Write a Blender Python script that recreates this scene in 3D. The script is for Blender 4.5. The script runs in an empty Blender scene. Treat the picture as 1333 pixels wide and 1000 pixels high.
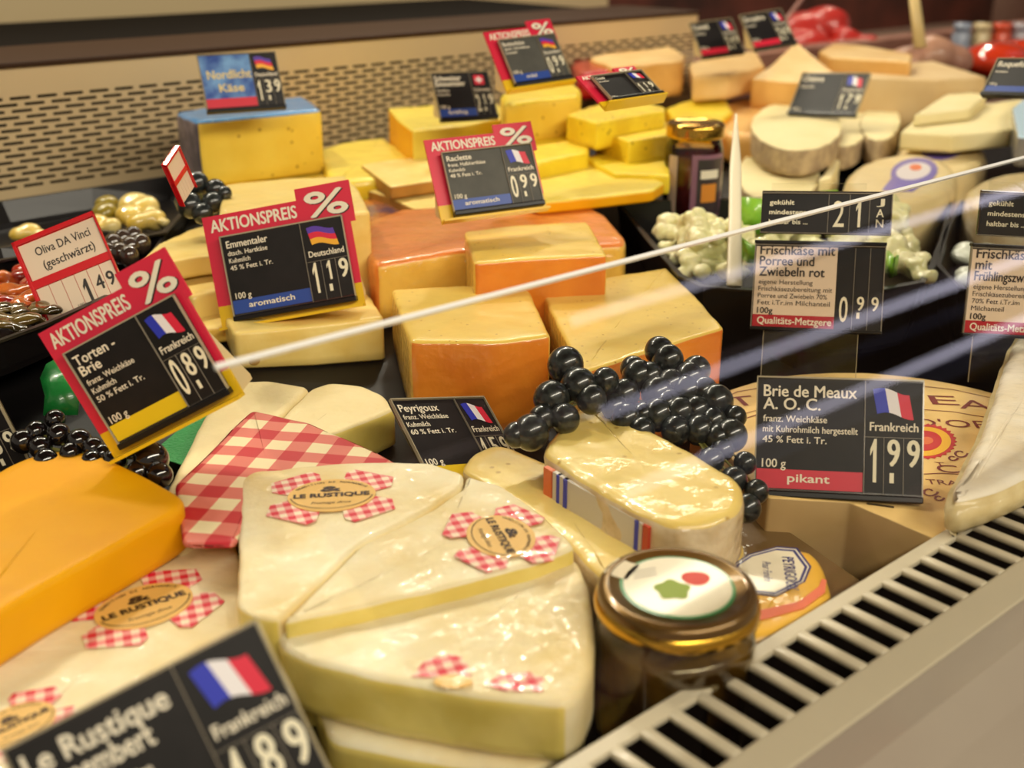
import bpy, bmesh, math, random
import numpy as np
from mathutils import Vector, Matrix, noise

random.seed(7)
C = bpy.context.collection
S = bpy.context.scene

# ------------------------------------------------------------------ camera
FPX = 1500.0
PITCH = math.atan(610 / 1500)
AZ = math.radians(49.3)
CAMZ = 0.40
cam_d = bpy.data.cameras.new('camera')
cam = bpy.data.objects.new('camera', cam_d)
C.objects.link(cam)
cam_d.sensor_width = 36.0
cam_d.lens = FPX * 36.0 / 1333.0
cam_d.clip_start = 0.02
cam_d.clip_end = 60
_f = Vector((math.cos(AZ) * math.cos(PITCH), math.sin(AZ) * math.cos(PITCH), -math.sin(PITCH)))
_r = Vector((math.sin(AZ), -math.cos(AZ), 0))
_u = _r.cross(_f)
CAMR = Matrix((_r, _u, -_f)).transposed()
cam.matrix_world = Matrix.Translation((0, 0, CAMZ)) @ CAMR.to_4x4()
cam_d.dof.use_dof = True
cam_d.dof.focus_distance = 0.80
cam_d.dof.aperture_fstop = 5.6
cam_d.dof.aperture_blades = 0
S.camera = cam

# ------------------------------------------------------------------ light and exposure
w = bpy.data.worlds.new('shop_air')
S.world = w
w.use_nodes = True
w.node_tree.nodes['Background'].inputs[0].default_value = (1.0, 0.87, 0.68, 1)
w.node_tree.nodes['Background'].inputs[1].default_value = 0.26

def area(name, loc, sx, sy, power, col, rot=(0, 0, 0)):
    l = bpy.data.lights.new(name, 'AREA')
    l.shape = 'RECTANGLE'
    l.size = sx
    l.size_y = sy
    l.energy = power
    l.color = col
    o = bpy.data.objects.new(name, l)
    o.location = loc
    o.rotation_euler = rot
    C.objects.link(o)
    return o

# fluorescent strips that run along the counter, high above its rear and above the aisle
area('strip_light', (1.2, 1.75, 1.5), 3.4, 0.12, 20, (1.0, 0.91, 0.70), (math.radians(-28), 0, 0))
area('strip_light', (0.2, -1.3, 1.7), 4.0, 0.20, 62, (1.0, 0.91, 0.73), (math.radians(38), 0, 0))
for yy in (-0.02, 0.22, 0.50):  # unseen strips added to draw pale streaks in the pane's reflection
    area('streak_light', (4.2, yy, 2.3), 4.0, 0.045, 1.0, (0.84, 0.80, 1.0))
for sx, sy, sz in ((0.3, 1.7, 1.4), (0.36, 1.7, 1.4), (1.5, 1.75, 1.45), (1.57, 1.75, 1.45), (2.9, 1.8, 1.4)):
    l = bpy.data.lights.new('spot_lamp', 'SPOT')
    l.energy = 12
    l.color = (1.0, 0.92, 0.74)
    l.shadow_soft_size = 0.02
    l.spot_size = math.radians(120)
    l.spot_blend = 0.6
    o = bpy.data.objects.new('spot_lamp', l)
    o.location = (sx, sy, sz)
    o.rotation_euler = (math.radians(-45), 0, 0)
    C.objects.link(o)

S.view_settings.view_transform = 'Standard'
S.view_settings.look = 'None'
S.view_settings.gamma = 1
S.view_settings.use_curve_mapping = False
S.view_settings.exposure = 0.27
S.cycles.max_bounces = 6
S.cycles.transparent_max_bounces = 16

# ------------------------------------------------------------------ helpers
GL_Y0, GL_Z0, GL_Y1, GL_Z1 = 0.08, 0.012, 0.43, 0.2215

def ray(px, py):
    return CAMR @ Vector((px - 666.5, 500 - py, -FPX))

def P(px, py, z):
    """the point at height z that lies on the sight line through a photo point"""
    r = ray(px, py)
    return Vector((0, 0, CAMZ)) + r * ((z - CAMZ) / r.z)

def D(px, py, d):
    return Vector((0, 0, CAMZ)) + ray(px, py) * (d / FPX)

def deck(y):
    return 0.16 * (min(max(y, 0.35), 1.0) - 0.35)

def lin(c):
    return tuple((v / 12.92 if v <= 0.04045 else ((v + 0.055) / 1.055) ** 2.4) for v in c)

def hexc(h):
    return lin(tuple(int(h[i:i + 2], 16) / 255 for i in (0, 2, 4)))

def tag(o, label=None, cat=None, group=None, kind=None):
    if label: o['label'] = label
    if cat: o['category'] = cat
    if group: o['group'] = group
    if kind: o['kind'] = kind
    return o

def link(name, bm, mats, parent=None, loc=None, smooth=True):
    me = bpy.data.meshes.new(name)
    if loc is not None:
        bmesh.ops.translate(bm, verts=bm.verts, vec=-Vector(loc))
    bm.to_mesh(me)
    bm.free()
    if not isinstance(mats, (list, tuple)): mats = [mats]
    for m in mats: me.materials.append(m)
    if smooth:
        for p in me.polygons: p.use_smooth = True
    o = bpy.data.objects.new(name, me)
    C.objects.link(o)
    if loc is not None: o.location = loc
    if parent: o.parent = parent
    return o

def empty(name, M, label, cat, group=None):
    o = bpy.data.objects.new(name, None)
    o.empty_display_size = 0.02
    C.objects.link(o)
    o.matrix_world = M
    return tag(o, label, cat, group)

# ------------------------------------------------------------------ materials
MC = {}

def mat(name, col, rough=0.5, metal=0.0, var=0.0, vscale=30, col2=None, bump=0.0, bscale=80, coat=0.0,
        coatb=0.0, cscale=45, spec=0.5, emit=None, es=1.0, sss=0.0, spots=None, sscale=60, sthr=0.2, coatr=0.06):
    if name in MC: return MC[name]
    m = bpy.data.materials.new(name)
    m.use_nodes = True
    nt = m.node_tree
    N = nt.nodes
    b = N['Principled BSDF']
    col = hexc(col) if isinstance(col, str) else col
    b.inputs['Base Color'].default_value = (*col, 1)
    b.inputs['Roughness'].default_value = rough
    b.inputs['Metallic'].default_value = metal
    b.inputs['Specular IOR Level'].default_value = spec
    tc = N.new('ShaderNodeTexCoord')
    out = None
    if col2 is not None or var:
        c2 = hexc(col2) if isinstance(col2, str) else (col2 or tuple(max(0, v * (1 - var)) for v in col))
        nz = N.new('ShaderNodeTexNoise')
        nz.inputs['Scale'].default_value = vscale
        nz.inputs['Detail'].default_value = 5
        nt.links.new(tc.outputs['Object'], nz.inputs['Vector'])
        cr = N.new('ShaderNodeValToRGB')
        cr.color_ramp.elements[0].position = 0.36
        cr.color_ramp.elements[1].position = 0.64
        cr.color_ramp.elements[0].color = (*col, 1)
        cr.color_ramp.elements[1].color = (*c2, 1)
        nt.links.new(nz.outputs['Fac'], cr.inputs['Fac'])
        out = cr.outputs['Color']
    if spots is not None:
        vo = N.new('ShaderNodeTexVoronoi')
        vo.inputs['Scale'].default_value = sscale
        nt.links.new(tc.outputs['Object'], vo.inputs['Vector'])
        c2 = N.new('ShaderNodeValToRGB')
        c2.color_ramp.elements[0].position = sthr * 0.5
        c2.color_ramp.elements[1].position = sthr
        c2.color_ramp.elements[0].color = (1, 1, 1, 1)
        c2.color_ramp.elements[1].color = (0, 0, 0, 1)
        nt.links.new(vo.outputs['Distance'], c2.inputs['Fac'])
        mx = N.new('ShaderNodeMix')
        mx.data_type = 'RGBA'
        nt.links.new(c2.outputs['Color'], mx.inputs['Factor'])
        if out: nt.links.new(out, mx.inputs['A'])
        else: mx.inputs['A'].default_value = (*col, 1)
        mx.inputs['B'].default_value = (*hexc(spots), 1)
        out = mx.outputs['Result']
    if out: nt.links.new(out, b.inputs['Base Color'])
    def bumper(scale, strength, dist, sock):
        nz = N.new('ShaderNodeTexNoise')
        nz.inputs['Scale'].default_value = scale
        nz.inputs['Detail'].default_value = 3
        nt.links.new(tc.outputs['Object'], nz.inputs['Vector'])
        bp = N.new('ShaderNodeBump')
        bp.inputs['Strength'].default_value = strength
        bp.inputs['Distance'].default_value = dist
        nt.links.new(nz.outputs['Fac'], bp.inputs['Height'])
        nt.links.new(bp.outputs['Normal'], b.inputs[sock])
    if bump: bumper(bscale, bump, 0.003, 'Normal')
    if coat:
        b.inputs['Coat Weight'].default_value = coat
        b.inputs['Coat Roughness'].default_value = coatr
        if coatb: bumper(cscale, coatb, 0.006, 'Coat Normal')
    if sss:
        b.inputs['Subsurface Weight'].default_value = sss
        b.inputs['Subsurface Radius'].default_value = (1.0, 0.6, 0.25)
        b.inputs['Subsurface Scale'].default_value = 0.01
    if emit:
        b.inputs['Emission Color'].default_value = (*hexc(emit), 1)
        b.inputs['Emission Strength'].default_value = es
    MC[name] = m
    return m

def glassmat(name, tint=(1, 1, 1), boost=1.0, rough=0.0):
    if name in MC: return MC[name]
    m = bpy.data.materials.new(name)
    m.use_nodes = True
    nt = m.node_tree
    N = nt.nodes
    N.remove(N['Principled BSDF'])
    tr = N.new('ShaderNodeBsdfTransparent')
    tr.inputs[0].default_value = (*tint, 1)
    gl = N.new('ShaderNodeBsdfGlossy')
    gl.inputs['Roughness'].default_value = rough
    fr = N.new('ShaderNodeFresnel')
    fr.inputs['IOR'].default_value = 1.5
    mu = N.new('ShaderNodeMath')
    mu.operation = 'MULTIPLY'
    mu.use_clamp = True
    mu.inputs[1].default_value = boost
    mx = N.new('ShaderNodeMixShader')
    nt.links.new(fr.outputs[0], mu.inputs[0])
    nt.links.new(mu.outputs[0], mx.inputs[0])
    nt.links.new(tr.outputs[0], mx.inputs[1])
    nt.links.new(gl.outputs[0], mx.inputs[2])
    nt.links.new(mx.outputs[0], N['Material Output'].inputs[0])
    MC[name] = m
    return m

def gingham(name, scale, red='c8202c', mid='dd7a72', white='ead8b4', rot=0.0, coat=0.3):
    if name in MC: return MC[name]
    m = mat(name, red, 0.55, coat=coat, coatb=0.3)
    nt = m.node_tree
    N = nt.nodes
    b = N['Principled BSDF']
    tc = N.new('ShaderNodeTexCoord')
    mp = N.new('ShaderNodeMapping')
    mp.inputs['Rotation'].default_value = (0, 0, rot)
    nt.links.new(tc.outputs['Object'], mp.inputs['Vector'])
    sp = N.new('ShaderNodeSeparateXYZ')
    nt.links.new(mp.outputs[0], sp.inputs[0])
    vals = []
    for ax in (0, 1):
        mu = N.new('ShaderNodeMath'); mu.operation = 'MULTIPLY'; mu.inputs[1].default_value = scale
        fr = N.new('ShaderNodeMath'); fr.operation = 'FRACT'
        gt = N.new('ShaderNodeMath'); gt.operation = 'GREATER_THAN'; gt.inputs[1].default_value = 0.5
        nt.links.new(sp.outputs[ax], mu.inputs[0])
        nt.links.new(mu.outputs[0], fr.inputs[0])
        nt.links.new(fr.outputs[0], gt.inputs[0])
        vals.append(gt)
    ad = N.new('ShaderNodeMath'); ad.operation = 'ADD'
    nt.links.new(vals[0].outputs[0], ad.inputs[0])
    nt.links.new(vals[1].outputs[0], ad.inputs[1])
    hv = N.new('ShaderNodeMath'); hv.operation = 'MULTIPLY'; hv.inputs[1].default_value = 0.5
    nt.links.new(ad.outputs[0], hv.inputs[0])
    cr = N.new('ShaderNodeValToRGB')
    cr.color_ramp.interpolation = 'CONSTANT'
    e = cr.color_ramp.elements
    e[0].position = 0; e[0].color = (*hexc(white), 1)
    e[1].position = 0.8; e[1].color = (*hexc(red), 1)
    q = e.new(0.3); q.color = (*hexc(mid), 1)
    nt.links.new(hv.outputs[0], cr.inputs[0])
    nt.links.new(cr.outputs[0], b.inputs['Base Color'])
    return m

emm = mat('emmental_paste', 'f1d57e', 0.45, col2='edcd70', vscale=25, bump=0.05, coat=0.6, coatb=0.2, sss=0.08)
emmcut = mat('emmental_cut', 'f2d884', 0.5, col2='e9c86a', vscale=35, bump=0.12, bscale=120, coat=0.3, coatb=0.3, sss=0.08)
rac = mat('raclette_paste', 'eecb60', 0.4, col2='e8c256', vscale=30, bump=0.06, coat=0.6, coatb=0.2, sss=0.08, spots='b98a2c', sscale=110, sthr=0.13)
racside = mat('raclette_side', 'e8bd55', 0.4, col2='dfae43', vscale=40, bump=0.15, coat=0.8, coatb=0.9, cscale=120, sss=0.08)
rind = mat('orange_rind', 'e68a24', 0.42, col2='d6741a', vscale=18, bump=0.25, bscale=90, coat=0.8, coatb=0.5, sss=0.05)
rindl = mat('pale_orange_rind', 'e58d3a', 0.42, col2='d97a2b', vscale=18, bump=0.25, coat=0.7, coatb=0.6, sss=0.05)
gold = mat('gold_wax', 'f0ac00', 0.5, spec=0.25, col2='e6a000', vscale=14, bump=0.15, bscale=40, coat=0.1, coatb=0.4, coatr=0.25, sss=0.1)
yel = mat('bright_yellow_paste', 'f4d72e', 0.45, col2='eac822', vscale=30, bump=0.3, coat=0.4, coatb=0.4, sss=0.05)
yels = mat('bright_yellow_herb_paste', 'f2d42a', 0.5, col2='e4c020', vscale=40, bump=0.4, coat=0.3, coatb=0.4, spots='a07c14', sscale=85, sthr=0.2)
tilsit = mat('holey_yellow_paste', 'f2d04c', 0.5, col2='ebc53e', vscale=20, bump=0.2, spots='a97d1e', sscale=70, sthr=0.16, sss=0.05)
butter = mat('soft_yellow_paste', 'f2da56', 0.45, col2='ecd048', vscale=15, bump=0.15, coat=0.5, coatb=0.4, sss=0.05)
brown = mat('brown_rind', 'b07a2c', 0.55, var=0.3, bump=0.3)
brie = mat('white_mould_rind', 'f3e8c4', 0.6, col2='e2c98a', vscale=14, bump=0.35, bscale=110, coat=0.3, coatb=0.9, cscale=38, sss=0.1)
brie2 = mat('plain_white_rind', 'f0deaa', 0.6, col2='e8d49c', vscale=20, bump=0.35, bscale=150, coat=0.15, coatb=0.5, sss=0.1)
briecut = mat('brie_paste', 'ecd678', 0.4, col2='dfc55e', vscale=30, bump=0.2, coat=0.7, coatb=0.5, cscale=60, sss=0.1)
loafm = mat('creamy_paste', 'f0d680', 0.4, col2='e8c96c', vscale=22, bump=0.2, coat=0.6, coatb=0.3, cscale=50, sss=0.1, spots='c39f47', sscale=70, sthr=0.15)
loafr = mat('pale_soft_rind', 'e6d3ae', 0.55, col2='c8ac7c', vscale=45, bump=0.6, bscale=90, coat=0.8, coatb=0.9, cscale=70, sss=0.05)
goat = mat('goat_paste', 'ebdca8', 0.6, col2='e3d298', vscale=12, sss=0.05)
ash = mat('ash_rind', '9b8466', 0.8, col2='c3ab83', vscale=60, bump=0.6)
tan = mat('hard_tan_paste', 'eab868', 0.55, col2='d99f4c', vscale=14, bump=0.25, coat=0.3, coatb=0.5)
tan2 = mat('hard_beige_paste', 'e9c585', 0.55, col2='dcae68', vscale=12, bump=0.2, coat=0.3, coatb=0.5)
parchm = mat('parchment_paste', 'd6b987', 0.6, col2='cba974', vscale=10, bump=0.1)
blackp = mat('black_plastic', '0f0c0c', 0.3, spec=0.4)
blackm = mat('black_deck', '0b0909', 0.5, spec=0.3)
card_k = mat('black_card', '1b1716', 0.4, col2='141110', vscale=60, spec=0.35)
card_g = mat('dusty_grey_card', '45443f', 0.5, col2='55544d', vscale=30, spec=0.3)
holder = mat('smoky_holder', '3a322b', 0.2, coat=0.6)
edgem = mat('clear_edge', 'a69a80', 0.2, coat=0.5)
linem = mat('thin_divider', '8a8070', 0.3)
white = mat('white_print', 'efe4cc', 0.5)
whiteg = mat('digit_print', 'efe6c8', 0.45)
redb = mat('board_red', 'd8203f', 0.35, coat=0.4)
yelb = mat('board_yellow', 'e8bb10', 0.35, coat=0.4)
bluem = mat('strip_blue', '2b4a9c', 0.35)
redm = mat('strip_red', 'cf2038', 0.35)
yelm = mat('strip_yellow', 'e8c416', 0.35)
metz = mat('strip_dark_red', 'b51f2b', 0.35)
cream = mat('cream_card', 'e6cfb4', 0.4, coat=0.3)
darkt = mat('dark_print', '2a211c', 0.5)
redfr = mat('holder_red', 'd3141e', 0.25, coat=0.5)
fl_b = mat('flag_blue', '2a35b4', 0.4)
fl_w = mat('flag_white', 'eee8ea', 0.4)
fl_r = mat('flag_red', 'dc2440', 0.4)
fl_k = mat('flag_violet', '5a3aa8', 0.4)
fl_y = mat('flag_gold', 'f2b030', 0.4)
beigep = mat('beige_stand_plastic', 'd9c391', 0.4, coat=0.3)
grapem = mat('black_grape_skin', '0d0e10', 0.3, col2='2b312f', vscale=3, spec=0.4, coat=0.7, coatr=0.04, bump=0.0)
olivem = mat('black_olive_skin', '120d0c', 0.12, var=0.3, vscale=60, coat=0.8)
stemm = mat('green_stem', '6d6a2c', 0.6)
goldlid = mat('gold_lid', 'd6a63c', 0.22, metal=1.0)
lidbrown = mat('bronze_lid', '6e5222', 0.3, metal=0.7, coat=0.5)
glass = glassmat('pane_glass', (0.985, 0.985, 0.98), 1.7)
jarglass = glassmat('jar_glass', (0.95, 0.9, 0.75), 1.5)
acryl = glassmat('clear_acrylic', (0.97, 0.97, 0.96), 0.5)
_e = P(328, 533, 0.07) - P(228, 632, 0.07)
ging = gingham('gingham_paper', 36, red='c01c28', mid='d87464', white='ecdcae', rot=-math.atan2(_e.y, _e.x))
gingl = gingham('gingham_sticker', 120, red='d8203a', mid='e8908a', white='f2dcc0', rot=math.radians(20))
tanlab = mat('tan_sticker', 'e6b862', 0.5, coat=0.5, coatb=0.3)
inkm = mat('brown_ink', '3a2412', 0.6)

# ------------------------------------------------------------------ mesh helpers
def box(bm, x0, x1, y0, y1, z0, z1, mi=0, bev=0.0, M=None):
    r = bmesh.ops.create_cube(bm, size=1)
    vs = r['verts']
    for v in vs:
        v.co = Vector((x0 + (v.co.x + 0.5) * (x1 - x0), y0 + (v.co.y + 0.5) * (y1 - y0), z0 + (v.co.z + 0.5) * (z1 - z0)))
    fs = set(f for v in vs for f in v.link_faces)
    if bev:
        es = list(set(e for v in vs for e in v.link_edges))
        g = bmesh.ops.bevel(bm, geom=es, offset=bev, segments=2, affect='EDGES', profile=0.6)
        fs = set(g['faces']) | set(f for v in g['verts'] for f in v.link_faces)
        vs = list(set(v for f in fs for v in f.verts))
    for f in fs: f.material_index = mi
    if M is not None:
        for v in vs: v.co = M @ v.co
    return vs

def prism(bm, pts, z0, z1, mi=0):
    b = [bm.verts.new((p[0], p[1], z0)) for p in pts]
    t = [bm.verts.new((p[0], p[1], z1)) for p in pts]
    n = len(pts)
    fs = [bm.faces.new(t), bm.faces.new(b[::-1])]
    for i in range(n): fs.append(bm.faces.new((b[i], b[(i + 1) % n], t[(i + 1) % n], t[i])))
    for f in fs: f.material_index = mi
    bmesh.ops.recalc_face_normals(bm, faces=fs)
    return fs

def lathe(bm, prof, cx=0, cy=0, seg=48, mi=0):
    rings = []
    for r, z in prof:
        if r < 1e-6: rings.append([bm.verts.new((cx, cy, z))])
        else: rings.append([bm.verts.new((cx + r * math.cos(2 * PI * k / seg), cy + r * math.sin(2 * PI * k / seg), z)) for k in range(seg)])
    fs = []
    for a, b in zip(rings, rings[1:]):
        for k in range(seg):
            k2 = (k + 1) % seg
            if len(a) == 1 and len(b) == 1: continue
            if len(a) == 1: fs.append(bm.faces.new((a[0], b[k2], b[k])))
            elif len(b) == 1: fs.append(bm.faces.new((a[k], a[k2], b[0])))
            else: fs.append(bm.faces.new((a[k], a[k2], b[k2], b[k])))
    for f in fs: f.material_index = mi
    bmesh.ops.recalc_face_normals(bm, faces=fs)
    return fs

PI = math.pi

def plane_fit(pts):
    A = np.array([[p.x, p.y, 1] for p in pts])
    zz = np.array([p.z for p in pts])
    if np.ptp(zz) < 1e-6: return (0.0, 0.0, float(zz[0]))
    s = np.linalg.lstsq(A, zz, rcond=None)[0]
    return tuple(float(v) for v in s)

def loft(bm, poly, zt, zb, corner=0.005, r=0.004, amp=0.0006, freq=60, step=0.005, mats=None, topmat=0, taper=0.0, bulge=0.0, seed=0.0):
    """solid with a rounded polygon plan; zt, zb are functions of (x, y)"""
    n = len(poly)
    poly = [Vector((p[0], p[1])) for p in poly]
    ar = sum(poly[i].x * poly[(i + 1) % n].y - poly[(i + 1) % n].x * poly[i].y for i in range(n))
    mats = list(mats) if mats else [1] * n
    if ar < 0:
        poly = poly[::-1]
        mats = [mats[(n - 2 - i) % n] for i in range(n)]
    pts, idx = [], []
    for i in range(n):
        p0, p1, p2 = poly[i - 1], poly[i], poly[(i + 1) % n]
        c1 = min(corner, (p0 - p1).length * 0.45)
        c2 = min(corner, (p2 - p1).length * 0.45)
        a = p1 + (p0 - p1).normalized() * c1
        b = p1 + (p2 - p1).normalized() * c2
        for k in range(5):
            t = k / 4
            pts.append(a * (1 - t) ** 2 + p1 * 2 * t * (1 - t) + b * t * t)
            idx.append(mats[i - 1] if k < 2 else mats[i])
        p3 = poly[(i + 2) % n]
        c3 = min(corner, (p1 - p2).length * 0.45)
        e = p2 + (p1 - p2).normalized() * c3
        m = int((e - b).length / step)
        for k in range(1, m):
            pts.append(b.lerp(e, k / m))
            idx.append(mats[i])
    N = len(pts)
    nor = []
    for i in range(N):
        d = (pts[(i + 1) % N] - pts[i - 1])
        if d.length < 1e-9: d = Vector((1, 0))
        d.normalize()
        nor.append(Vector((-d.y, d.x)))       # inward for CCW
    cen = sum(pts, Vector((0, 0))) / N
    rings = []
    def ring(inset, f, dz, lerp=0.0):
        out = []
        for p, q in zip(pts, nor):
            v = p + q * inset
            if lerp: v = v.lerp(cen, lerp)
            a, b = zt(v.x, v.y), zb(v.x, v.y)
            z = b + (a - b) * f + dz
            out.append(Vector((v.x, v.y, z)))
        rings.append(out)
    ring(r * 0.8 + taper, 0, 0)
    ring(taper, 0, r * 0.8)
    for f in (0.25, 0.5, 0.75): ring(taper * (1 - f) - bulge * math.sin(PI * f), f, 0)
    ring(0, 1, -r)
    ring(r * 0.13, 1, -r * 0.5)
    ring(r * 0.5, 1, -r * 0.13)
    ring(r, 1, 0)
    for t in (0.1, 0.3, 0.5, 0.7, 0.86): ring(r, 1, 0, t)
    V = []
    for ri, rg in enumerate(rings):
        row = []
        for v in rg:
            nz = noise.noise_vector((v + Vector((seed, seed * 2, 0))) * freq) * amp
            if ri < 2: nz.z = 0
            row.append(bm.verts.new(v + nz))
        V.append(row)
    for a in range(len(V) - 1):
        for i in range(N):
            j = (i + 1) % N
            f = bm.faces.new((V[a][i], V[a][j], V[a + 1][j], V[a + 1][i]))
            f.material_index = idx[i] if a < 6 else topmat
    c = bm.verts.new((cen.x, cen.y, zt(cen.x, cen.y)))
    for i in range(N):
        f = bm.faces.new((V[-1][i], V[-1][(i + 1) % N], c))
        f.material_index = topmat
    f = bm.faces.new(V[0][::-1])
    f.material_index = idx[0]
    return cen

TOPS = {}

def cheese(name, pts, z, zb, mats, label, cat='cheese', sides=None, group=None, key=None, **kw):
    """pts: outline of the upper face as seen in the photo, (px,py[,z]); stands on zb (None = the sloping deck)"""
    W = [p if isinstance(p, Vector) else P(p[0], p[1], p[2] if len(p) > 2 else z) for p in pts]
    a, b, c = plane_fit(W)
    zt = lambda x, y: a * x + b * y + c
    if zb is None:
        zbf = lambda x, y: deck(y) + 0.0005
    elif callable(zb):
        zbf = zb
    else:
        zbf = lambda x, y: zb
    bm = bmesh.new()
    cen = loft(bm, W, zt, zbf, mats=sides, seed=len(TOPS) * 3.1, **kw)
    zz = zbf(cen.x, cen.y)
    o = link(name, bm, mats, loc=(cen.x, cen.y, zz))
    tag(o, label, cat, group)
    TOPS[key or len(TOPS)] = zt
    return o, zt

def parts_parent(o, root):
    """attach a mesh given in world coordinates to its thing"""
    o.parent = root
    o.matrix_parent_inverse = Matrix.Translation(root.location).inverted()

_fc = {}

def glyphs(bm, s, size, x, y, mi=0, fit=None, bold=0.0, align='L', z=0.0, M=None, rot=0.0, shear=0.0, maxh=None):
    """flat print: outlines of the words laid into bm; local x right, y up"""
    key = (s, shear)
    if key not in _fc:
        c = bpy.data.curves.new('print', 'FONT')
        c.body = s
        c.size = 1.0
        c.shear = shear
        c.resolution_u = 3
        o = bpy.data.objects.new('print', c)
        me = bpy.data.meshes.new_from_object(o)
        vs = [v.co.copy() for v in me.vertices]
        fs = [tuple(p.vertices) for p in me.polygons]
        bpy.data.objects.remove(o)
        bpy.data.curves.remove(c)
        bpy.data.meshes.remove(me)
        _fc[key] = (vs, fs)
    vs, fs = _fc[key]
    if not vs: return
    x0 = min(v.x for v in vs); x1 = max(v.x for v in vs)
    wd = (x1 - x0) * size
    sx = size * (fit / wd if fit else 1.0)
    ww = (x1 - x0) * sx
    off = {'L': 0, 'C': -ww / 2, 'R': -ww}[align]
    cs, sn = math.cos(rot), math.sin(rot)
    shifts = [(0, 0)] if bold <= 0 else [(a * bold * sx, b * bold * sx) for a, b in ((-1, 0), (1, 0), (0, 0.8), (0, -0.8))]
    for k, (dx, dy) in enumerate(shifts):
        nv = []
        for v in vs:
            lx = (v.x - x0) * sx + off + dx
            ly = v.y * size + dy
            co = Vector((x + lx * cs - ly * sn, y + lx * sn + ly * cs, z + k * 8e-6))
            nv.append(bm.verts.new(M @ co if M else co))
        for f in fs:
            try:
                g = bm.faces.new([nv[i] for i in f])
                g.material_index = mi
            except ValueError:
                pass

# ------------------------------------------------------------------ pose of a flat card from its four corners
def pose(corners, W, H, lean=-0.35, yaw=0.0, roll=0.0):
    obj = np.array([[-W / 2, H, 0], [W / 2, H, 0], [W / 2, 0, 0], [-W / 2, 0, 0]])
    uv = np.array(corners, float)
    def rot(rv):
        th = np.linalg.norm(rv)
        if th < 1e-9: return np.eye(3)
        k = rv / th
        K = np.array([[0, -k[2], k[1]], [k[2], 0, -k[0]], [-k[1], k[0], 0]])
        return np.eye(3) + math.sin(th) * K + (1 - math.cos(th)) * K @ K
    def proj(p):
        X = (rot(p[:3]) @ obj.T).T + p[3:]
        return np.stack([666.5 + FPX * X[:, 0] / -X[:, 2], 500 - FPX * X[:, 1] / -X[:, 2]], 1)
    wp = np.linalg.norm(uv[0] - uv[1])
    d = FPX * W / wp
    cx, cy = uv[2:].mean(0)
    p = np.array([lean, yaw, roll, (cx - 666.5) * d / FPX, (500 - cy) * d / FPX, -d])
    lam = 1e-2
    def res(p):
        return np.concatenate([(proj(p) - uv).ravel(), [2.0 * (p[0] - lean), 2.0 * (p[1] - yaw)]])
    e = res(p)
    for _ in range(80):
        J = np.zeros((len(e), 6))
        for i in range(6):
            q = p.copy(); q[i] += 1e-5
            J[:, i] = (res(q) - e) / 1e-5
        A = J.T @ J
        dp = np.linalg.solve(A + lam * np.diag(np.diag(A) + 1e-9), -J.T @ e)
        e2 = res(p + dp)
        if e2 @ e2 < e @ e: p, e, lam = p + dp, e2, lam * 0.4
        else: lam *= 4
    R = Matrix([list(r) for r in rot(p[:3])])
    M = Matrix.Translation((0, 0, CAMZ)) @ CAMR.to_4x4() @ Matrix.Translation(p[3:]) @ R.to_4x4()
    return M

def digit(bm, ch, h, w_, cx, y, z, bold=0.03, mi=0):
    """a price digit of exact height and width; the one gets its flag"""
    if ch == '1':
        pts = [(.40, 0), (.80, 0), (.80, 1), (.52, 1), (.08, .76), (.08, .60), (.40, .76)]
        f = bm.faces.new([bm.verts.new((cx + (a - .5) * w_, y + b * h, z)) for a, b in pts])
        f.material_index = mi
        return
    n0 = len(bm.verts)
    glyphs(bm, ch, 1.0, cx, y, mi, bold=bold, z=z, align='C', fit=w_)
    bm.verts.ensure_lookup_table()
    vs = bm.verts[n0:]
    lo, hi = min(v.co.y for v in vs), max(v.co.y for v in vs)
    for v in vs: v.co.y = y + (v.co.y - lo) * h / (hi - lo)

def flag(bm, kind, x, y, w_, h_, z):
    n = 10
    def wav(t): return 0.10 * h_ * math.sin(t * 5.2) - 0.12 * h_ * t
    if kind == 'fr':
        for s in range(3):
            for k in range(n // 2):
                t0 = (s + k / (n // 2)) / 3
                t1 = (s + (k + 1) / (n // 2)) / 3
                q = []
                for t, v in ((t0, 0), (t1, 0), (t1, 1), (t0, 1)):
                    q.append(bm.verts.new((x + w_ * t + (0.13 * w_ * (1 - v) if True else 0), y + h_ * v + wav(t), z)))
                f = bm.faces.new(q); f.material_index = s
    elif kind == 'de':
        for s, mi in ((2, 3), (1, 2), (0, 4)):
            for k in range(n):
                t0, t1 = k / n, (k + 1) / n
                q = []
                for t, v in ((t0, s / 3), (t1, s / 3), (t1, (s + 1) / 3), (t0, (s + 1) / 3)):
                    q.append(bm.verts.new((x + w_ * t + 0.12 * w_ * (1 - v), y + h_ * v + wav(t), z)))
                f = bm.faces.new(q); f.material_index = mi
    elif kind == 'ch':
        for (a, b, c, d, mi, dz) in ((0.1, 0.9, 0, 1, 2, 0), (0.4, 0.6, 0.2, 0.8, 1, 1e-4), (0.22, 0.78, 0.4, 0.6, 1, 1.2e-4)):
            q = [bm.verts.new((x + w_ * u, y + h_ * v, z + dz)) for u, v in ((a, c), (b, c), (b, d), (a, d))]
            f = bm.faces.new(q); f.material_index = mi

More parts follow.
